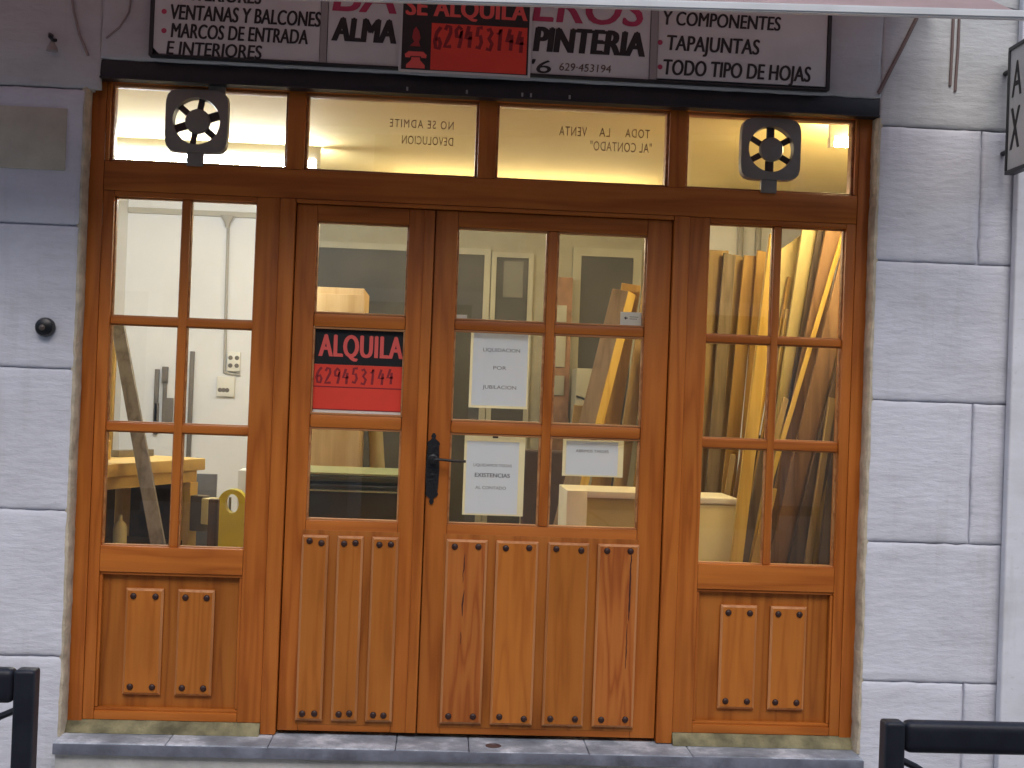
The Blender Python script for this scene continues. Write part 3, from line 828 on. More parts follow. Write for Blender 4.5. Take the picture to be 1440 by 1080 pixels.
# ------------------------------------------------------------------ sign over the shop
YS = -0.105
sign = thing('shop_sign', (0.16, -0.09, 2.58), 'long white carpentry sign board in three panels above the black lintel', 'sign')
bm = B()
box(bm, -1.158, 1.478, YS + 0.012, YW - 0.0045, 2.587, 3.02, bev=0.003)
box(bm, -1.158, -1.144, YS - 0.004, YS + 0.0118, 2.587, 3.02); box(bm, 1.464, 1.478, YS - 0.004, YS + 0.0118, 2.587, 3.02)
box(bm, -1.144, 1.464, YS - 0.004, YS + 0.0118, 2.5872, 2.593)
obj('sign_frame', bm, SIGNF, sign)
for xa_, xb_ in ((-0.512, -0.486), (0.764, 0.792)):
    bm = B(); box(bm, xa_, xb_, YS - 0.004, YS + 0.0116, 2.594, 3.018); obj('divider', bm, ALU, sign)
def panel(x0, x1, z0, z1):
    bm = B(); box(bm, x0, x1, YS, YS + 0.011, z0, z1, bev=0.0015); return obj('sign_panel', bm, SIGNW, sign)
c = 0.022
bm = B()
pts = [(-1.142 + c, 2.588 + .008), (-0.514, 2.596), (-0.514, 3.015), (-1.142, 3.015), (-1.142, 2.596 + c)]
outline(bm, pts, YS, YS + 0.011)
p1 = obj('sign_panel', bm, SIGNW, sign, smooth=0)
p2 = panel(-0.484, 0.762, 2.594, 3.015)
p3 = panel(0.794, 1.462, 2.600, 3.015)
yt = YS - 0.0012
k = 0.979 / 0.986
def sx(v): return v * k
def sz(v): return 1.34 + (v - 1.34) * k
def lines(par, rows, m, **kw):
    for s, x0, x1, z0, z1, bold, sh in rows:
        bm = B()
        text_bm(bm, s, sx(x0), sx(x1), sz(z0), sz(z1), yt, bold=bold, shear=sh, **kw)
        obj('lettering', bm, m, par, smooth=0)
lines(p1, [('E INTERIORES', -1.100, -0.736, 2.604, 2.656, 0.034, 0.10), ('MARCOS DE ENTRADA', -1.086, -0.562, 2.670, 2.726, 0.034, 0.10),
           ('VENTANAS Y BALCONES', -1.090, -0.515, 2.740, 2.798, 0.034, 0.10), ('E INTERIORES', -1.102, -0.745, 2.816, 2.872, 0.034, 0.10)], INK)
def dots(par, pp):
    for x, z in pp:
        bm = B(); lathe(bm, [(0.010, 0.0008), (0.010, 0), (0.0008, -0.0002)], (sx(x), yt + .0004, sz(z)), seg=12, axis='y'); obj('bullet', bm, MAGENTA, par, smooth=0)
dots(p1, [(-1.112, 2.694), (-1.114, 2.768)])
lines(p2, [('ALMA', -0.474, -0.222, 2.690, 2.784, 0.065, 0.12), ('PINTERIA', 0.308, 0.750, 2.690, 2.788, 0.065, 0.12),
           ("'6", 0.306, 0.383, 2.606, 2.657, 0.02, 0.12)], INK)
lines(p2, [('629·453194', 0.415, 0.618, 2.620, 2.650, 0.006, 0.1)], plain('faint_brown_print', (0.12, 0.075, 0.05), 0.6))
lines(p2, [('BA', -0.474, -0.225, 2.806, 2.935, 0.03, 0.12), ('EROS', 0.302, 0.743, 2.808, 2.935, 0.03, 0.12)], MAGENTA)
lines(p3, [('Y COMPONENTES', 0.816, 1.285, 2.821, 2.876, 0.034, 0.10), ('TAPAJUNTAS', 0.834, 1.204, 2.722, 2.782, 0.034, 0.10), ('TODO TIPO DE HOJAS', 0.823, 1.412, 2.625, 2.686, 0.034, 0.10)], INK)
dots(p3, [(0.808, 2.750), (0.811, 2.654)])

# red rental board hung over the sign
YR = -0.116
rb = thing('rental_sign', (0.045, YR, 2.572), 'black and red rental board with telephone symbol hung over the shop sign', 'sign')
bm = B(); box(bm, -0.209, 0.299, YR, YR + 0.006, 2.573, 2.94, bev=0.001); obj('backing', bm, SIGNW, rb)
bm = B(); box(bm, -0.199, 0.289, YR - 0.001, YR + 0.001, 2.582, 2.93); obj('black_field', bm, SIGNBLK, rb)
bm = B(); box(bm, -0.087, 0.282, YR - 0.002, YR - 0.0005, 2.585, 2.765); obj('red_field', bm, REDSIGN, rb)
bm = B(); text_bm(bm, 'SE ALQUILA', -0.189, 0.281, 2.792, 2.864, YR - 0.0016, bold=0.05, spacing=1.05); obj('lettering', bm, PINKRED, rb, smooth=0)
bm = B(); hand_bm(bm, '629453144', -0.080, 0.278, 2.672, 2.755, YR - 0.0026, 0.014); obj('handwriting', bm, MARKER, rb, smooth=0)
bm = B()   # telephone symbol
outline(bm, [(-0.186, 2.640), (-0.172, 2.652), (-0.116, 2.652), (-0.102, 2.640), (-0.104, 2.628), (-0.122, 2.628), (-0.124, 2.634), (-0.164, 2.634), (-0.166, 2.628), (-0.184, 2.628)], YR - 0.002, YR - 0.0008)
outline(bm, [(-0.160, 2.630), (-0.128, 2.630), (-0.126, 2.618), (-0.108, 2.600), (-0.108, 2.588), (-0.180, 2.588), (-0.180, 2.600), (-0.162, 2.618)], YR - 0.0021, YR - 0.0008)
obj('telephone_symbol', bm, PINKRED, rb, smooth=0)
bm = B(); outline(bm, [(-0.168, 2.672), (-0.128, 2.672), (-0.134, 2.690), (-0.128, 2.705), (-0.134, 2.730), (-0.146, 2.748), (-0.156, 2.735), (-0.160, 2.705), (-0.152, 2.690)], YR - 0.002, YR - 0.0008); obj('flame_symbol', bm, plain('dull_red', (0.36, 0.03, 0.03), 0.5), rb, smooth=0)

# blade sign at right
bs = thing('blade_sign', (2.2, -0.42, 2.28), 'white projecting sign with black frame cut off by the right edge', 'sign')
bm = B(); box(bm, 2.187, 2.213, -0.70, -0.135, 2.295, 2.773); obj('sign_face', bm, SIGNW, bs)
bm = B()
for z0, z1 in ((2.283, 2.298), (2.770, 2.785)): box(bm, 2.181, 2.219, -0.71, -0.127, z0, z1, bev=0.002)
for y0, y1 in ((-0.71, -0.698), (-0.139, -0.127)): box(bm, 2.1805, 2.2195, y0, y1, 2.298, 2.770, bev=0.002)
obj('sign_frame', bm, SIGNF, bs)
for s, z0, z1, y1 in (('A', 2.580, 2.720, -0.158), ('X', 2.375, 2.540, -0.154)):
    bm = B(); text_bm(bm, s, y1 - 0.085, y1, z0, z1, 2.1864, bold=0.02, plane='yz', mirror=True); obj('lettering', bm, INK, bs, smooth=0)
for z in (2.38, 2.70):
    bm = B(); rod(bm, (2.2, -0.13, z), (2.2, YW - 0.004, z), 0.010, seg=10); obj('bracket', bm, BLACKST, bs)

# ------------------------------------------------------------------ awning
aw = thing('awning', (0.0, YW, 3.1), 'faded pink awning with white front bar across the top', 'awning')
ya = -0.98
za0, za1 = 2.506, 2.628      # bar height at x=-2.2 and x=1.84
def bz(x): return 2.582 + (x - 0.15) * 0.0265
bm = B()
xs = [-2.4, 2.35]
vs = []
for x in xs:
    z = bz(x) * 1.0
    for dy, dz in ((-0.016, 0.0), (0.016, 0.0), (0.016, 0.028), (-0.016, 0.028)):
        vs.append(bm.verts.new((x, ya + dy, z + dz)))
for a in range(4): bm.faces.new((vs[a], vs[(a + 1) % 4], vs[4 + (a + 1) % 4], vs[4 + a]))
bm.faces.new(vs[:4]); bm.faces.new(list(reversed(vs[4:])))
bmesh.ops.recalc_face_normals(bm, faces=bm.faces[:])
bmesh.ops.bevel(bm, geom=bm.edges[:], offset=0.005, segments=3, affect='EDGES')
obj('front_bar', bm, BARW, aw)
bm = B(); n = 30; rows = []
for i in range(41):
    x = -2.38 + (1.835 + 2.38) * i / 40
    row = []
    for j in range(9):
        tt = j / 8
        y = ya + 0.004 + (YW - 0.01 - ya) * tt
        z = bz(x) + 0.024 + (3.16 - bz(x) - 0.024) * tt - 0.018 * math.sin(math.pi * tt) + 0.004 * math.sin(x * 9) * math.sin(math.pi * tt)
        row.append(bm.verts.new((x, y, z)))
    rows.append(row)
for a, b in zip(rows, rows[1:]):
    for j in range(8): bm.faces.new((a[j], b[j], b[j + 1], a[j + 1]))
bmesh.ops.solidify(bm, geom=bm.faces[:], thickness=0.0015)
obj('canvas', bm, CANVAS, aw, smooth=60)
for x in (-2.3, 1.87):
    bm = B(); tube(bm, [(x, YW + 0.01, 3.0), (x, ya + 0.02, bz(x) + 0.02)], 0.014); obj('arm', bm, BLACKST, aw)
bm = B(); box(bm, -2.4, 2.0, YW - 0.09, YW - 0.003, 3.16, 3.27, bev=0.01); obj('roller_box', bm, BARW, aw)

# ------------------------------------------------------------------ notices in the doors
al = thing('rental_notice', (-0.328, 0.052, 1.250), 'red and black rental notice filling the middle pane of the left door', 'sign')
ya_ = 0.044
bm = B(); box(bm, -0.506, -0.150, ya_, ya_ + 0.003, 1.2445, 1.584); obj('backing', bm, CARD, al)
bm = B(); box(bm, -0.502, -0.153, ya_ - 0.0008, ya_ + 0.0004, 1.441, 1.580); obj('black_field', bm, SIGNBLK, al)
bm = B(); box(bm, -0.502, -0.153, ya_ - 0.0009, ya_ + 0.0004, 1.262, 1.4405); obj('red_field', bm, REDSIGN, al)
bm = B(); text_bm(bm, 'ALQUILA', -0.487, -0.154, 1.472, 1.560, ya_ - 0.0014, bold=0.04, spacing=1.08); obj('lettering', bm, PINKRED, al, smooth=0)
bm = B(); hand_bm(bm, '629453144', -0.496, -0.182, 1.368, 1.428, ya_ - 0.0014, 0.0095); obj('handwriting', bm, MARKER, al, smooth=0)
bm = B(); box(bm, -0.502, -0.153, ya_ - 0.0014, ya_ - 0.0007, 1.350, 1.3545); box(bm, -0.502, -0.153, ya_ - 0.0014, ya_ - 0.0007, 1.261, 1.265); box(bm, -0.30, -0.16, ya_ - 0.0014, ya_ - 0.0001, 1.2465, 1.2505)
obj('rule', bm, MARKER, al, smooth=0)

def notice(x0, x1, z0, z1, inner, rows, label, tilt=0.0):
    t = thing('paper_notice', ((x0 + x1) / 2, 0.05, z0), label, 'notice', 'paper notices taped in the right door')
    y = 0.0535
    def quad(bm, a, b, c, d_, yy):
        bm.faces.new([bm.verts.new(p) for p in ((a, yy, c), (b, yy, c), (b, yy, d_), (a, yy, d_))])
    a0, a1, c0_, c1_ = x0 + inner[0], x1 - inner[1], z0 + inner[2], z1 - inner[3]
    bm = B()
    quad(bm, x0, a0 + .001, z0, z1, y); quad(bm, a1 - .001, x1, z0, z1, y); quad(bm, a0 + .001, a1 - .001, z0, c0_ + .001, y); quad(bm, a0 + .001, a1 - .001, c1_ - .001, z1, y)
    bmesh.ops.remove_doubles(bm, verts=bm.verts[:], dist=0.0001)
    obj('paper_margin', bm, SLEEVE, t, smooth=0)
    bm = B(); quad(bm, a0, a1, c0_, c1_, y - 0.0006); obj('printed_sheet', bm, PAPER, t, smooth=0)
    for s, a, b, c0, c1, bold in rows:
        bm = B(); text_bm(bm, s, a, b, c0, c1, y - 0.0016, bold=bold); obj('lettering', bm, PAPERINK, t, smooth=0)
    bm = B(); xm = (x0 + x1) / 2
    if inner[3] > 0.005:
        box(bm, xm - 0.010, xm + 0.012, y - 0.004, y - 0.0013, z1 - 0.012, z1 + 0.004); obj('tape', bm, BROWNP, t, smooth=0)
    return t
notice(0.113, 0.347, 1.291, 1.594, (0.010, 0.006, 0.010, 0.004), [('LIQUIDACION', 0.163, 0.310, 1.516, 1.530, 0.0), ('POR', 0.206, 0.258, 1.445, 1.459, 0.0), ('JUBILACION', 0.166, 0.300, 1.368, 1.382, 0.0)], 'white notice with three spaced lines, in the middle row of the right door')
notice(0.103, 0.345, 0.864, 1.184, (0.010, 0.024, 0.006, 0.026), [('LIQUIDAMOS TODAS', 0.142, 0.294, 1.058, 1.069, 0.0), ('EXISTENCIAS', 0.148, 0.288, 1.016, 1.032, 0.03), ('AL CONTADO', 0.152, 0.274, 0.968, 0.980, 0.0)], 'tall grey notice with a bold middle line beside the iron handle')
notice(0.496, 0.740, 1.032, 1.190, (0.014, 0.022, 0.006, 0.018), [('ABRIMOS TARDES', 0.548, 0.680, 1.128, 1.139, 0.01)], 'small wide grey notice in the lower right door pane')
bm = B(); box(bm, 0.708, 0.793, 0.0535, 0.0545, 1.6375, 1.696)
cd = tag(obj('paper_card', bm, CARD), 'small white card with a tiny arrow in the upper right door pane', 'card')
bm = B(); outline(bm, [(0.722, 1.672), (0.731, 1.679), (0.731, 1.674), (0.737, 1.674), (0.737, 1.669), (0.731, 1.669), (0.731, 1.664)], 0.0528, 0.0533); box(bm, 0.745, 0.78, 0.0528, 0.0533, 1.676, 1.678); box(bm, 0.745, 0.775, 0.0528, 0.0533, 1.668, 1.670); obj('arrow_mark', bm, INK, cd, smooth=0)
bm = B(); box(bm, 0.05, 0.094, 0.0535, 0.0545, 1.6375, 1.658)
tag(obj('paper_card', bm, CARD), 'tiny cream card stuck at the lower left corner of the upper door pane', 'card')

# ------------------------------------------------------------------ workshop room
XL, XR, YB, ZC = -2.25, 2.42, 4.1, 2.64
room = thing('workshop_room', (0, 2.2, 0.0), 'lit workshop interior with white plaster, cream ceiling and olive back wall standing in for street reflections', 'room')
bm = B(); box(bm, XL - 0.12, XL, 0.26, YB, 0.0, ZC + 0.1); obj('side_wall', bm, PLASTER, room)
bm = B(); box(bm, XR, XR + 0.12, 0.26, YB, 0.0, ZC + 0.1); obj('side_wall', bm, PLASTER, room)
bm = B(); box(bm, XL - 0.12, -1.02, YB, YB + 0.12, 0.0, ZC + 0.1); obj('back_wall', bm, PLASTER, room)
bm = B(); box(bm, -1.02, 1.62, YB + 0.001, YB + 0.12, 0.0, ZC + 0.1); obj('back_partition', bm, PARTIT, room)  # olive tone stands in for murky street reflections
bm = B(); box(bm, 1.62, XR + 0.12, YB, YB + 0.12, 0.0, ZC + 0.1); obj('back_wall', bm, PLASTER, room)
bm = B(); box(bm, XL - 0.12, XR + 0.12, 0.274, YB + 0.12, ZC + 0.1005, ZC + 0.2)
box(bm, XL + .001, XR - .001, 0.274, YB - .002, ZC, ZC + 0.1)
obj('ceiling', bm, CEIL, room)
bm = B(); box(bm, XL + .002, -1.0, YB - 0.03, YB - 0.001, 2.535, 2.575, bev=0.008); obj('coving', bm, plain('grey_coving', (0.50, 0.47, 0.40), 0.8), room)
def reflection_door(x0, x1, z1, m, fr=0.045):  # door shapes stand in for dark street reflections in the panes
    bm = B(); box(bm, x0, x1, YB - 0.012, YB - 0.0005, 0.0, z1); d_ = obj('dark_reflection', bm, m, room)
    bm = B(); box(bm, x0 - fr, x0, YB - 0.025, YB - 0.0005, 0.0, z1 + fr); box(bm, x1, x1 + fr, YB - 0.025, YB - 0.0005, 0.0, z1 + fr); box(bm, x0, x1, YB - 0.0252, YB - 0.0005, z1, z1 + fr)
    obj('reflection_frame', bm, PALEOLIVE, d_)
reflection_door(-0.92, -0.20, 2.35, DARKREFL)
reflection_door(0.08, 0.278, 2.345, DARKREFL)
reflection_door(0.366, 0.596, 2.335, DARKREFL, 0.036)
reflection_door(0.975, 1.352, 2.37, DARKREFL, 0.06)
bm = B(); box(bm, 0.42, 0.56, YB - 0.016, YB - 0.0125, 2.05, 2.31); obj('reflection_pane', bm, plain('dim_pane', (0.085, 0.08, 0.06), 0.4), room)

bp = thing('quoin_reflection', (0.86, 4.0, 0.0), 'brown pier with three pale blocks standing in for reflected brick quoins', 'pier')  # built in place of quoins mirrored from across the street
bm = B(); box(bm, 0.785, 0.908, 3.97, YB - 0.001, 0, 2.20, bev=0.004); obj('pier_core', bm, plain('brown_brick', (0.24, 0.13, 0.065), 0.8, var=0.25, vscale=12), bp)
for z0, z1 in ((1.88, 2.0), (1.56, 1.80), (1.36, 1.50)):
    bm = B(); box(bm, 0.780, 0.872, 3.958, 3.969, z0, z1, bev=0.004); obj('pale_block', bm, PALEOLIVE, bp)

wp = thing('water_pipes', (2.1, 4.05, 2.2), 'grey pipes on the white wall above the leaning planks', 'pipes')
for px in (2.125, 2.255):
    bm = B(); rod(bm, (px, YB - 0.025, 2.285), (px, YB - 0.025, 2.638), 0.022); obj('riser_pipe', bm, CONDUIT, wp)
bm = B(); rod(bm, (1.95, YB - 0.03, 2.27), (XR - 0.01, YB - 0.03, 2.27), 0.03); obj('header_pipe', bm, CONDUIT, wp)

# lamps
def lamp(x0, x1, y, z, m, label, rot=0.0):
    t = thing('ceiling_lamp', ((x0 + x1) / 2, y, z), label, 'lamp', 'fluorescent ceiling lamps')
    bm = B(); box(bm, x0, x1, y - 0.012, y + 0.012, z + 0.036, ZC - 0.0005, bev=0.004); obj('fitting', bm, WHITEPL, t)
    bm = B()
    rod(bm, (x0 + 0.02, y, z + 0.012), (x1 - 0.02, y, z + 0.012), 0.016, seg=12); obj('tube', bm, m, t)
    bm = B(); box(bm, x0, x0 + 0.02, y - 0.02, y + 0.02, z - 0.008, z + 0.036); box(bm, x1 - 0.02, x1, y - 0.02, y + 0.02, z - 0.008, z + 0.036); obj('socket', bm, WHITEPL, t)
COOL = emit('cool_tube', (0.93, 0.97, 1.0), 185.0)
WARM = emit('warm_tube', (1.0, 0.78, 0.40), 340.0)
lamp(-1.95, -0.69, 1.85, 2.53, COOL, 'white fluorescent tube on the ceiling, on the left by the plaster wall')
lamp(1.69, 2.36, 0.58, 2.515, WARM, 'warm fluorescent tube on the ceiling above the stacked planks')

FILL = emit('fill_tube', (1.0, 0.82, 0.50), 50.0)  # unseen tube, added to light the ceiling evenly
lamp(-0.35, 1.25, 2.62, 2.42, FILL, 'unseen fill tube added behind the transom rail to even out the ceiling light')

# wiring on the white back wall
cw = thing('cable_conduit', (-1.54, YB - 0.02, 1.41), 'grey conduit running down the white back wall to the sockets', 'conduit')
bm = B(); tube(bm, [(-1.547, YB - 0.012, 2.50), (-1.541, YB - 0.012, 2.0), (-1.532, YB - 0.012, 1.43)], 0.011); obj('pipe', bm, CONDUIT, cw)
bm = B(); lathe(bm, [(0.014, 0.0), (0.02, 0.03), (0.045, 0.07), (0.05, 0.08)], (-1.547, YB - 0.05, 2.46), seg=16); obj('junction_cone', bm, CONDUIT, cw)
bm = B(); tube(bm, [(-1.532, YB - 0.012, 1.435), (-1.48, YB - 0.012, 1.425), (-1.42, YB - 0.012, 1.42)], 0.008); obj('branch_pipe', bm, CONDUIT, cw)
def sock(x0, x1, z0, z1, label, holes):
    bm = B(); box(bm, x0, x1, YB - 0.035, YB - 0.001, z0, z1, bev=0.006); o = tag(obj('socket_box', bm, WHITEPL), label, 'socket', 'socket boxes on the back wall')
    bm = B()
    for hx_, hz in holes: lathe(bm, [(0.016, 0.0), (0.014, -0.002), (0.001, -0.003)], (hx_, YB - 0.0355, hz), seg=12, axis='y')
    obj('outlet', bm, TOOLG, o)
sock(-1.512, -1.424, 1.445, 1.582, 'upright white box with four dark outlets beside the conduit end', [(-1.49, 1.54), (-1.445, 1.54), (-1.49, 1.485), (-1.445, 1.485)])
sock(-1.580, -1.455, 1.265, 1.405, 'square white box with a single dark slot under the conduit end', [(-1.555, 1.31), (-1.53, 1.31), (-1.505, 1.31)])

# wall tools
def tool(pts, label, m=TOOLG, kind='hanging_tool'):
    bm = B()
    for x0, x1, z0, z1 in pts: box(bm, x0, x1, YB - 0.03, YB - 0.001, z0, z1, bev=0.004)
    return tag(obj(kind, bm, m), label, 'tool', 'tools hung on the white back wall')
tool([(-2.015, -1.985, 1.02, 1.44), (-2.01, -1.98, 0.98, 1.2)], 'narrow dark steel tool hung leftmost on the white back wall')
tool([(-1.965, -1.925, 1.34, 1.46), (-1.955, -1.93, 1.02, 1.36), (-1.935, -1.88, 1.03, 1.24)], 'broad headed dark tool hung between two narrow ones on the back wall')
tool([(-1.775, -1.745, 0.82, 1.575)], 'long thin grey bar hung upright on the white back wall')

# workbench along the left side
ux = Vector((0.372, 0.928, 0)); vx = Vector((-0.928, 0.372, 0))
Bc = Vector((-1.19, 1.60, 0))
mb = Matrix(((ux.x, vx.x, 0, Bc.x), (ux.y, vx.y, 0, Bc.y), (0, 0, 1, 0), (0, 0, 0, 1)))
wb = thing('workbench', (-1.6, 1.2, 0), 'pale wooden workbench behind the left side window', 'workbench')
bm = B(); box(bm, -1.15, 0.0, 0.0, 0.50, 0.905, 0.965, bev=0.006, mtx=mb); obj('bench_top', bm, BENCHW, wb)
bm = B(); box(bm, -1.10, -0.03, 0.03, 0.06, 0.845, 0.9045, mtx=mb); box(bm, -0.06, -0.03, 0.061, 0.44, 0.845, 0.9045, mtx=mb); obj('apron', bm, BENCHW, wb)
for a, b in ((-0.10, 0.02), (-0.10, 0.42), (-1.10, 0.02), (-1.10, 0.42)):
    bm = B(); box(bm, a, a + 0.07, b, b + 0.07, 0, 0.844, bev=0.004, mtx=mb); obj('leg', bm, BENCHW, wb)
bm = B(); box(bm, -0.022, -0.004, 0.10, 0.45, 0.02, 0.84, mtx=mb); obj('end_panel', bm, plain('dark_end_panel', (0.07, 0.045, 0.022), 0.8, var=0.4, vscale=12), wb)
bm = B(); box(bm, -1.02, -0.11, 0.05, 0.45, 0.525, 0.55, mtx=mb); box(bm, -1.1, -0.11, 0.46, 0.475, 0.02, 0.9, mtx=mb); obj('shelf', bm, plain('dark_shelf', (0.10, 0.065, 0.03), 0.7, var=0.2), wb)
def on_bench(u, v, z): return mb @ Vector((u, v, z))
p = on_bench(-0.55, 0.33, 0.9655)
bm = B(); box(bm, -0.12, 0.12, -0.05, 0.05, 0, 0.09, bev=0.004, mtx=Matrix.Translation(p) @ Matrix.Rotation(R(20), 4, 'Z')); tag(obj('wood_block', bm, BENCHW), 'short pale wood block lying on the workbench', 'wood block')
p = on_bench(-0.20, 0.30, 0.9655)
bm = B(); box(bm, -0.13, 0.13, -0.025, 0.025, 0, 0.035, bev=0.003, mtx=Matrix.Translation(p) @ Matrix.Rotation(R(62), 4, 'Z')); tag(obj('wood_offcut', bm, STEELG), 'dark flat offcut lying near the far end of the workbench', 'offcut')
p = on_bench(-0.75, 0.20, 0.9655)
bm = B(); box(bm, -0.02, 0.02, -0.11, 0.11, 0, 0.03, bev=0.003, mtx=Matrix.Translation(p + Vector((0, 0, 0.045))) @ Matrix.Rotation(R(38), 4, 'Z') @ Matrix.Rotation(R(24), 4, 'X')); tag(obj('wood_wedge', bm, PLY), 'thin tilted strip of wood on the near end of the workbench', 'wood strip')
p = on_bench(-0.42, 0.20, 0.5505)
bm = B(); lathe(bm, [(0.033, 0), (0.033, 0.08), (0.026, 0.10), (0.010, 0.115), (0.009, 0.14), (0.003, 0.145)], p, seg=18); tag(obj('glue_bottle', bm, CREAMPL), 'small cream glue bottle on the dark shelf under the workbench', 'bottle')
# vise on the bench corner
vs_ = thing('bench_vise', on_bench(-0.05, -0.04, 0.58), 'metal vise clamped to the front leg of the workbench', 'vise')
bm = B(); box(bm, -0.10, -0.03, -0.055, 0.018, 0.60, 0.78, bev=0.006, mtx=mb); obj('jaw', bm, TOOLG, vs_)
bm = B(); rod(bm, on_bench(-0.065, -0.05, 0.70), on_bench(-0.065, -0.20, 0.70), 0.014); rod(bm, on_bench(-0.065, -0.19, 0.62), on_bench(-0.065, -0.19, 0.78), 0.007); obj('screw', bm, STEELG, vs_)
bm = B(); box(bm, -0.12, -0.02, -0.10, -0.058, 0.64, 0.77, bev=0.006, mtx=mb); obj('front_jaw', bm, CREAMPL, vs_)

SHADETAN = wood('shaded_tan', (0.24, 0.17, 0.09), (0.30, 0.21, 0.12), (0.35, 0.26, 0.15), 'z', rough=0.7, grain=0.7)  # darker tone for the unlit face of the thick beam
# generic leaning plank: foot (x,y) on the floor, top (x,y,z), width, thickness, turn
def plank(x0, y0, x1, y1, z1, wd, th, m, label, turn=0.0, group='planks leaning behind the right window', kind='wood_plank', cat='plank', chamfer=0.0, tip=0.0, m2=None):
    a, b = Vector((x0, y0, 0)), Vector((x1, y1, z1))
    dv = (b - a); L_ = dv.length; zz = dv.normalized()
    xx = Vector((1, 0, 0)); xx = (xx - zz * xx.dot(zz)).normalized(); yy = zz.cross(xx)
    mt = Matrix(((xx.x, yy.x, zz.x, a.x), (xx.y, yy.y, zz.y, a.y), (xx.z, yy.z, zz.z, a.z), (0, 0, 0, 1))) @ Matrix.Rotation(turn, 4, 'Z')
    bm = B()
    vs = box(bm, -wd / 2, wd / 2, -th / 2, th / 2, 0, L_, bev=0.0025, seg=1)
    for v in vs:
        if v.co.z > L_ / 2 and tip: v.co.z -= tip * (v.co.x / wd + 0.5)
        v.co = mt @ v.co
    if m2 is not None:
        bm.normal_update()
        side = (mt.to_3x3() @ Vector((1, 0, 0))).normalized()
        for f in bm.faces:
            if f.normal.dot(side) > 0.6: f.material_index = 1  # this side takes the second, lit wood colour
    lo = min(v.co.z for v in bm.verts)
    bmesh.ops.translate(bm, verts=bm.verts[:], vec=(0, 0, -lo + 0.0005))
    return tag(obj(kind, bm, m if m2 is None else [m, m2], base=(x0, y0, 0)), label, cat, group)

GREYPOLE = wood('weathered_grey_wood', (0.16, 0.13, 0.09), (0.22, 0.18, 0.13), (0.27, 0.23, 0.17), 'z', rough=0.7)
plank(-1.017, 0.415, -1.588, 1.30, 1.607, 0.062, 0.055, GREYPOLE, 'weathered grey square pole leaning in front of the workbench', group='leaning pole', kind='leaning_pole', cat='pole')
PINE_Y = wood('yellow_pine', (0.54, 0.34, 0.06), (0.62, 0.41, 0.085), (0.68, 0.47, 0.115), 'z', rough=0.6, grain=0.7)
PINE_O = wood('orange_pine', (0.28, 0.16, 0.035), (0.34, 0.20, 0.048), (0.40, 0.245, 0.065), 'z', rough=0.6, grain=0.7)
PINE_T = wood('tan_pine', (0.22, 0.145, 0.055), (0.28, 0.19, 0.075), (0.33, 0.23, 0.095), 'z', rough=0.65, grain=0.7)
PALE = wood('pale_cream_board', (0.40, 0.32, 0.13), (0.45, 0.36, 0.155), (0.50, 0.41, 0.18), 'z', rough=0.6, grain=0.6)
BRN = wood('brown_wood', (0.10, 0.05, 0.02), (0.14, 0.075, 0.03), (0.18, 0.10, 0.045), 'z', rough=0.6)
DBR = wood('dark_brown_wood', (0.035, 0.022, 0.013), (0.06, 0.038, 0.022), (0.09, 0.06, 0.035), 'z', rough=0.55)
GRB = wood('grey_brown_wood', (0.12, 0.09, 0.05), (0.17, 0.13, 0.08), (0.22, 0.17, 0.11), 'z', rough=0.65)
plank(-1.80, 1.95, -1.80, 2.0, 1.60, 0.075, 0.03, PINE_O, 'orange board standing upright at the far left behind the workbench', group='boards at left', kind='upright_board', cat='board')
PL = [
 ('wide tan plank, leftmost in the right window', 1.75, 1.427, 1.465, 2.168, 0.116, PINE_T),
 ('dark grey plank second from the left in the right window', 1.70, 1.416, 1.520, 2.149, 0.066, GRB),
 ('slim tan plank right of the dark grey one', 1.73, 1.462, 1.573, 2.146, 0.056, PINE_T),
 ('orange plank left of centre in the right window', 1.66, 1.481, 1.623, 2.134, 0.070, PINE_O),
 ('narrow orange plank behind the bright yellow one', 1.62, 1.564, 1.680, 2.162, 0.064, PINE_O),
 ('bright yellow plank leaning against the window mullion', 0.72, 1.311, 1.507, 2.125, 0.056, PINE_Y),
 ('broad pale cream board with slanted top', 1.35, 1.627, 1.762, 2.135, 0.118, PALE),
 ('tall pale cream plank right of the slanted board', 1.25, 1.564, 1.829, 2.30, 0.082, PALE),
 ('thin dark brown lath behind the tan plank', 1.20, 1.539, 1.873, 2.30, 0.036, DBR),
 ('tall tan brown plank leaning to the right', 1.12, 1.526, 1.925, 2.34, 0.085, BRN),
 ('very thin pale lath in front of the brown plank', 1.06, 1.344, 1.948, 2.25, 0.022, PINE_Y),
 ('wide brown plank leaning steeply in the right window', 0.98, 1.500, 1.990, 2.30, 0.088, BRN),
 ('dark plank leaning steeply beside the brown one', 0.92, 1.570, 2.020, 2.00, 0.088, DBR),
 ('small pale lath standing among the dark planks', 0.86, 1.665, 1.843, 1.388, 0.032, PINE_T),
 ('nearly black plank at the far right of the window', 0.80, 1.752, 1.930, 1.65, 0.100, DBR),
 ('dark lath just right of the yellow plank foot', 0.84, 1.332, 1.534, 1.178, 0.042, DBR),
 ('thin tan lath crossing low in the right window', 0.88, 1.304, 1.627, 1.380, 0.026, PINE_T),
 ('short orange offcut standing low behind the mullion', 0.95, 1.394, 1.596, 0.944, 0.044, PINE_O),
 ('olive tan plank between the darkest planks', 1.02, 1.787, 1.935, 1.70, 0.052, PINE_T),
]
for i, (lab, y, xb, xt, zt, wd, m) in enumerate(PL):
    lean = 0.03
    plank(xb, y - lean, xt, y + lean, zt, wd, 0.022, m, lab, turn=R(random.uniform(-5, 5)), tip=-0.10 if 'slanted' in lab else random.uniform(-0.012, 0.012))
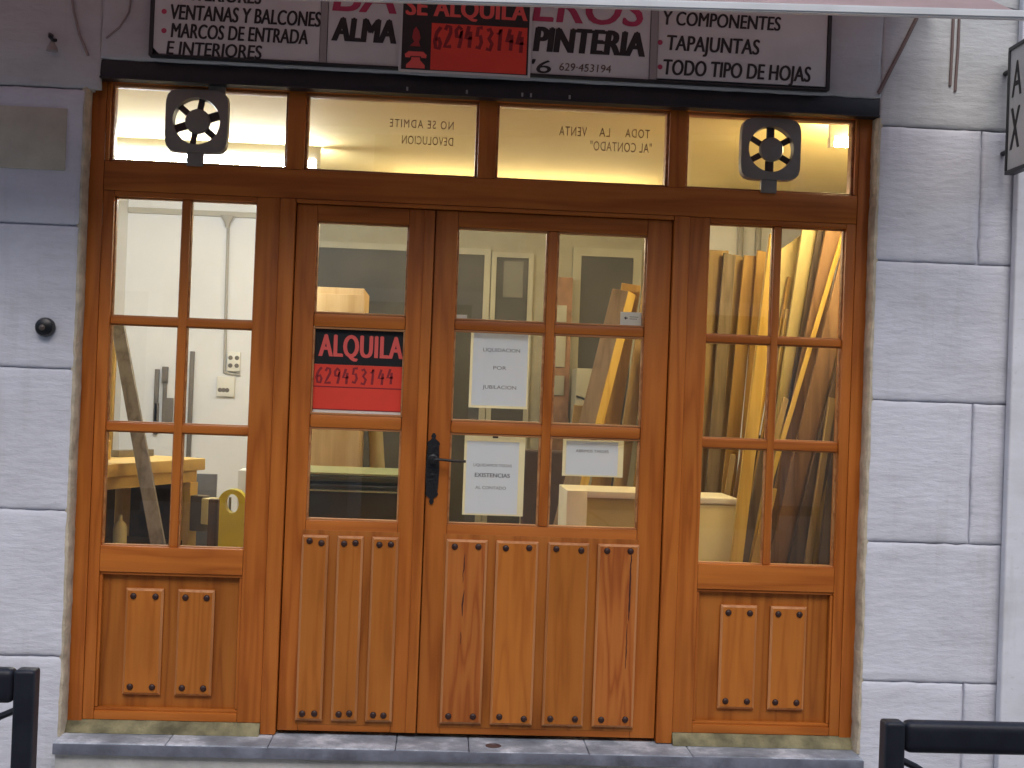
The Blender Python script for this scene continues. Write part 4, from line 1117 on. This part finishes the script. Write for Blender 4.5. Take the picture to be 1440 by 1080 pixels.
for i in range(22):                       # thin laths filling the stack
    f = (i + 0.5) / 22
    xb = 1.36 + 0.52 * f + random.uniform(-.02, .02); y = 1.42 - 0.55 * f + random.uniform(-.05, .05)
    zt = random.uniform(1.5, 2.1) if i % 3 else random.uniform(1.0, 1.4)
    xt = xb + zt * random.uniform(0.13, 0.20)
    plank(xb, y, min(xt, 2.30), y + 0.06, zt, random.uniform(0.018, 0.045), 0.016, (PINE_T, BRN, PINE_Y, DBR, PINE_O)[i % 5], 'thin lath squeezed among the leaning planks in the right window', turn=R(random.uniform(-20, 20)), group='thin laths among the planks', kind='lath', cat='lath')
# big boards seen through the right door
GP = 'boards leaning behind the right door'
plank(0.53, 1.56, 0.945, 1.64, 1.90, 0.10, 0.085, SHADETAN, 'thick squared beam behind the right door with painted shaded face and lamplit yellow edge', turn=R(-36), m2=PINE_Y, group=GP, kind='leaning_beam', cat='beam')  # unlit face and lamplit edge put into two wood colours
plank(0.80, 1.95, 1.035, 2.0, 1.98, 0.108, 0.025, PINE_O, 'wide orange board just right of the thick beam', turn=R(-6), group=GP)
plank(0.89, 1.84, 1.119, 1.88, 1.98, 0.072, 0.025, PINE_T, 'tan board at the right edge of the right door panes', turn=R(6), group=GP)
plank(0.905, 2.07, 0.94, 2.1, 1.70, 0.045, 0.025, BRN, 'slim brown board partly hidden by the thick beam', group=GP)
plank(1.001, 1.74, 1.157, 1.77, 1.667, 0.070, 0.025, PINE_O, 'shorter orange board behind the small grey notice', group=GP)
plank(0.70, 2.12, 0.80, 2.16, 1.30, 0.09, 0.02, PINE_T, 'short tan board low behind the thick beam', group=GP)

# things in the middle of the shop
pb = thing('plywood_box', (-0.61, 2.45, 0), 'tall plywood box standing behind the left door', 'box')
bm = B(); box(bm, -0.80, -0.452, 2.2, 2.72, 0.001, 1.918, bev=0.004); obj('carcass', bm, PLY, pb)
bm = B(); box(bm, -0.80, -0.448, 2.19, 2.1995, 0.04, 1.88, bev=0.002); obj('front_sheet', bm, PLY, pb)
pr = thing('paper_roll', (-0.37, 2.6, 0), 'pale crumpled paper roll standing right of the plywood box', 'roll')
bm = B(); n = 20; rings = []
for j in range(15):
    z = 1.35 * j / 14; ring_ = []
    for kk in range(n):
        a = 2 * math.pi * kk / n
        r = 0.045 * (1 + 0.25 * noise.noise(Vector((math.cos(a) * 1.5, math.sin(a) * 1.5, z * 5))))
        ring_.append(bm.verts.new((-0.375 + 0.02 * math.sin(z * 3) + r * math.cos(a), 2.62 + r * math.sin(a), z + 0.001)))
    rings.append(ring_)
for a, b in zip(rings, rings[1:]):
    for kk in range(n): bm.faces.new((a[kk], a[(kk + 1) % n], b[(kk + 1) % n], b[kk]))
bm.faces.new(list(reversed(rings[0]))); bm.faces.new(rings[-1])
obj('rolled_sheet', bm, plain('crumpled_paper', (0.48, 0.42, 0.26), 0.8, var=0.15), pr, smooth=60)

gt = thing('storage_tub', (-0.40, 1.5, 0), 'glossy dark green plastic tub with pale painted highlights behind the left door', 'tub')
bm = B(); box(bm, -0.645, -0.172, 1.22, 1.70, 0.001, 0.894, bev=0.03, seg=4); obj('tub_body', bm, GREENPL, gt)
bm = B(); box(bm, -0.665, -0.152, 1.20, 1.72, 0.84, 0.862, bev=0.010, seg=3); obj('ridge', bm, GREENPL, gt)
bm = B(); box(bm, -0.670, -0.147, 1.195, 1.725, 0.895, 0.930, bev=0.014, seg=4); obj('lid', bm, GREENRIM, gt)
HILITEG = plain('green_highlight', (0.34, 0.38, 0.19), 0.3)  # gloss highlights on lid and ridge, built as pale strips
bm = B(); box(bm, -0.672, -0.145, 1.1935, 1.7265, 0.928, 0.939, bev=0.003); obj('lid_highlight', bm, HILITEG, gt)
bm = B(); box(bm, -0.655, -0.162, 1.197, 1.199, 0.848, 0.855); obj('ridge_highlight', bm, HILITEG, gt)

cc = thing('cream_cabinet', (0.86, 1.1, 0), 'cream painted cabinet with olive inset panel behind the right door', 'cabinet')
bm = B(); box(bm, 0.607, 1.13, 0.92, 1.30, 0.0, 0.912, bev=0.003)
box(bm, 0.607, 0.702, 0.90, 0.9195, 0.0, 0.912, bev=0.002); box(bm, 1.06, 1.13, 0.90, 0.9195, 0.0, 0.912, bev=0.002); box(bm, 0.7025, 1.0595, 0.9004, 0.9195, 0.882, 0.912, bev=0.002)
obj('cabinet_body', bm, CREAMW, cc)
bm = B(); box(bm, 0.7025, 1.0595, 0.914, 0.9195, 0.03, 0.8815); obj('inset_panel', bm, OLIVEP, cc)

dm = thing('lidded_bin', (1.28, 1.1, 0), 'tall cream plastic bin with white lid behind the right window', 'bin')
bm = B(); box(bm, 1.145, 1.412, 0.93, 1.25, 0.001, 0.866, bev=0.012, seg=3); obj('bin_body', bm, CREAMPL, dm)
bm = B(); box(bm, 1.14, 1.418, 0.924, 1.256, 0.8665, 0.900, bev=0.008, seg=3); obj('lid', bm, LIDM, dm)

oc = thing('padded_chair', (0.60, 2.1, 0), 'dark brown padded chair behind the notices in the right door', 'chair')
bm = B(); vs = box(bm, 0.47, 0.71, 2.0, 2.05, 0.56, 1.05, bev=0.024, seg=4)
for v in vs: v.co.y += 0.12 * ((v.co.z - 0.56) ** 2)
obj('backrest', bm, BROWNP, oc)
bm = B(); box(bm, 0.46, 0.72, 2.02, 2.36, 0.42, 0.49, bev=0.025, seg=3); obj('seat', bm, BROWNP, oc)
for x, y in ((0.49, 2.05), (0.69, 2.05), (0.49, 2.32), (0.69, 2.32)):
    bm = B(); rod(bm, (x, y, 0.0005), (x, y, 0.43), 0.013); obj('leg', bm, BLACKST, oc)
bm = B(); box(bm, 0.50, 0.53, 2.03, 2.045, 0.45, 0.62); box(bm, 0.65, 0.68, 2.03, 2.045, 0.45, 0.62); obj('back_support', bm, BLACKST, oc)

wc = thing('white_cabinet', (0.98, 3.7, 0), 'narrow white cabinet standing before the dark reflection shape', 'cabinet')
bm = B(); box(bm, 0.918, 1.10, 3.6, 3.9, 0, 1.55, bev=0.006); obj('cabinet_body', bm, PALEOLIVE, wc)
bm = B(); tube(bm, [(0.92, 3.594, 1.36), (0.96, 3.590, 1.35), (1.0, 3.592, 1.33), (1.03, 3.594, 1.335)], 0.006); obj('handle', bm, BLACKST, wc)

# corner by the white wall
bm = B(); box(bm, -1.062, -1.018, 1.0, 1.05, 0.0005, 0.808, bev=0.003)
tag(obj('wood_post', bm, DBR), 'short dark brown post standing beside the yellow container', 'post')
cr = thing('wooden_crate', (-0.98, 1.32, 0), 'low wooden crate under the yellow container', 'crate')
bm = B()
for z in (0.03, 0.17, 0.31): box(bm, -1.10, -0.84, 1.16, 1.175, z, z + 0.11)
box(bm, -1.10, -0.84, 1.465, 1.48, 0.0005, 0.42)
box(bm, -1.115, -1.1005, 1.16, 1.48, 0.0005, 0.42); box(bm, -0.8395, -0.825, 1.16, 1.48, 0.0005, 0.42); box(bm, -1.10, -0.84, 1.176, 1.464, 0.40, 0.42)
obj('slats', bm, PLY, cr)
yc = thing('yellow_container', (-0.98, 1.27, 0.421), 'flat yellow plastic container with round topped handle hole', 'container')
bm = B(); n = 56; cx_, cz_ = -0.9925, 0.768
rows = [[], [], [], []]
for q in range(n):
    a = 2 * math.pi * q / n; c_, s_ = math.cos(a), math.sin(a)
    if s_ >= 0: ro = 1 / math.sqrt((c_ / 0.068) ** 2 + (s_ / 0.070) ** 2)
    else: ro = min(0.070 / max(abs(c_), 1e-6), 0.347 / abs(s_))
    ri = 1 / math.sqrt((c_ / 0.033) ** 2 + (s_ / 0.046) ** 2)
    for row, rr_, yy in ((rows[0], ro, 1.245), (rows[1], ri, 1.245), (rows[2], ri, 1.315), (rows[3], ro, 1.315)):
        row.append(bm.verts.new((cx_ + rr_ * c_, yy, cz_ + rr_ * s_)))
for p, q in ((0, 1), (1, 2), (2, 3), (3, 0)):
    for k_ in range(n): bm.faces.new((rows[p][k_], rows[p][(k_ + 1) % n], rows[q][(k_ + 1) % n], rows[q][k_]))
bmesh.ops.recalc_face_normals(bm, faces=bm.faces[:])
obj('container_body', bm, YELLOWPL, yc, smooth=30)
bm = B(); box(bm, -1.085, -0.86, 2.0, 2.3, 0.0, 0.884, bev=0.006)
tag(obj('storage_box', bm, WHITEPL), 'plain white chest at the right side of the left window', 'chest')
bm = B(); box(bm, -1.30, -1.19, 1.95, 1.97, 0.0005, 0.86, bev=0.002); tag(obj('grey_board', bm, BLUEG), 'blue grey board standing beyond the end of the workbench', 'board')

# ------------------------------------------------------------------ street barriers
def barrier(xa, xb, y, z1, label, sgn, w_, rail_h):
    """rail from post xa (outer face) away to xb"""
    t = thing('street_barrier', (xa, y, -0.2), label, 'barrier', 'black street barriers')
    x0, x1 = (xb, xa) if sgn < 0 else (xa, xb)
    bm = B()
    px0, px1 = (xa - w_, xa) if sgn < 0 else (xa, xa + w_)
    box(bm, px0, px1, y - w_ / 2, y + w_ / 2, -0.2, z1 - rail_h * .02, bev=0.008, seg=3); obj('post', bm, RAILM, t)
    bm = B()
    rx0, rx1 = (x0, px0 - 0.0005) if sgn < 0 else (px1 + 0.0005, x1)
    box(bm, rx0, rx1, y - w_ / 2 + 0.001, y + w_ / 2 - 0.001, z1 - rail_h, z1, bev=0.018, seg=5); obj('top_rail', bm, RAILM, t)
    bm = B()
    e = px0 if sgn < 0 else px1
    tube(bm, [(e - sgn * 0.004, y, z1 - rail_h - 0.015), (e + sgn * 0.03, y, z1 - rail_h - 0.03), (e + sgn * 0.10, y, z1 - rail_h - 0.075), (e + sgn * 0.2, y, z1 - rail_h - 0.17), (e + sgn * 0.3, y, z1 - rail_h - 0.36), (e + sgn * 0.34, y, -0.1)], 0.007); obj('curved_bar', bm, RAILM, t)
    bm = B(); box(bm, rx0, rx1, y - 0.012, y + 0.012, -0.12, -0.09); obj('bottom_rail', bm, RAILM, t)
    xo = xb
    q0, q1 = (xb - w_, xb - 0.0005) if sgn < 0 else (xb + 0.0005, xb + w_)
    bm = B(); box(bm, q0, q1, y - w_ / 2, y + w_ / 2, -0.2, z1, bev=0.008, seg=3); obj('post', bm, RAILM, t)
barrier(-0.815, -2.0, -2.3, 0.738, 'black tubular street barrier in the left foreground', -1, 0.043, 0.072)
barrier(0.886, 2.3, -2.56, 0.737, 'black tubular street barrier in the right foreground', 1, 0.040, 0.062)
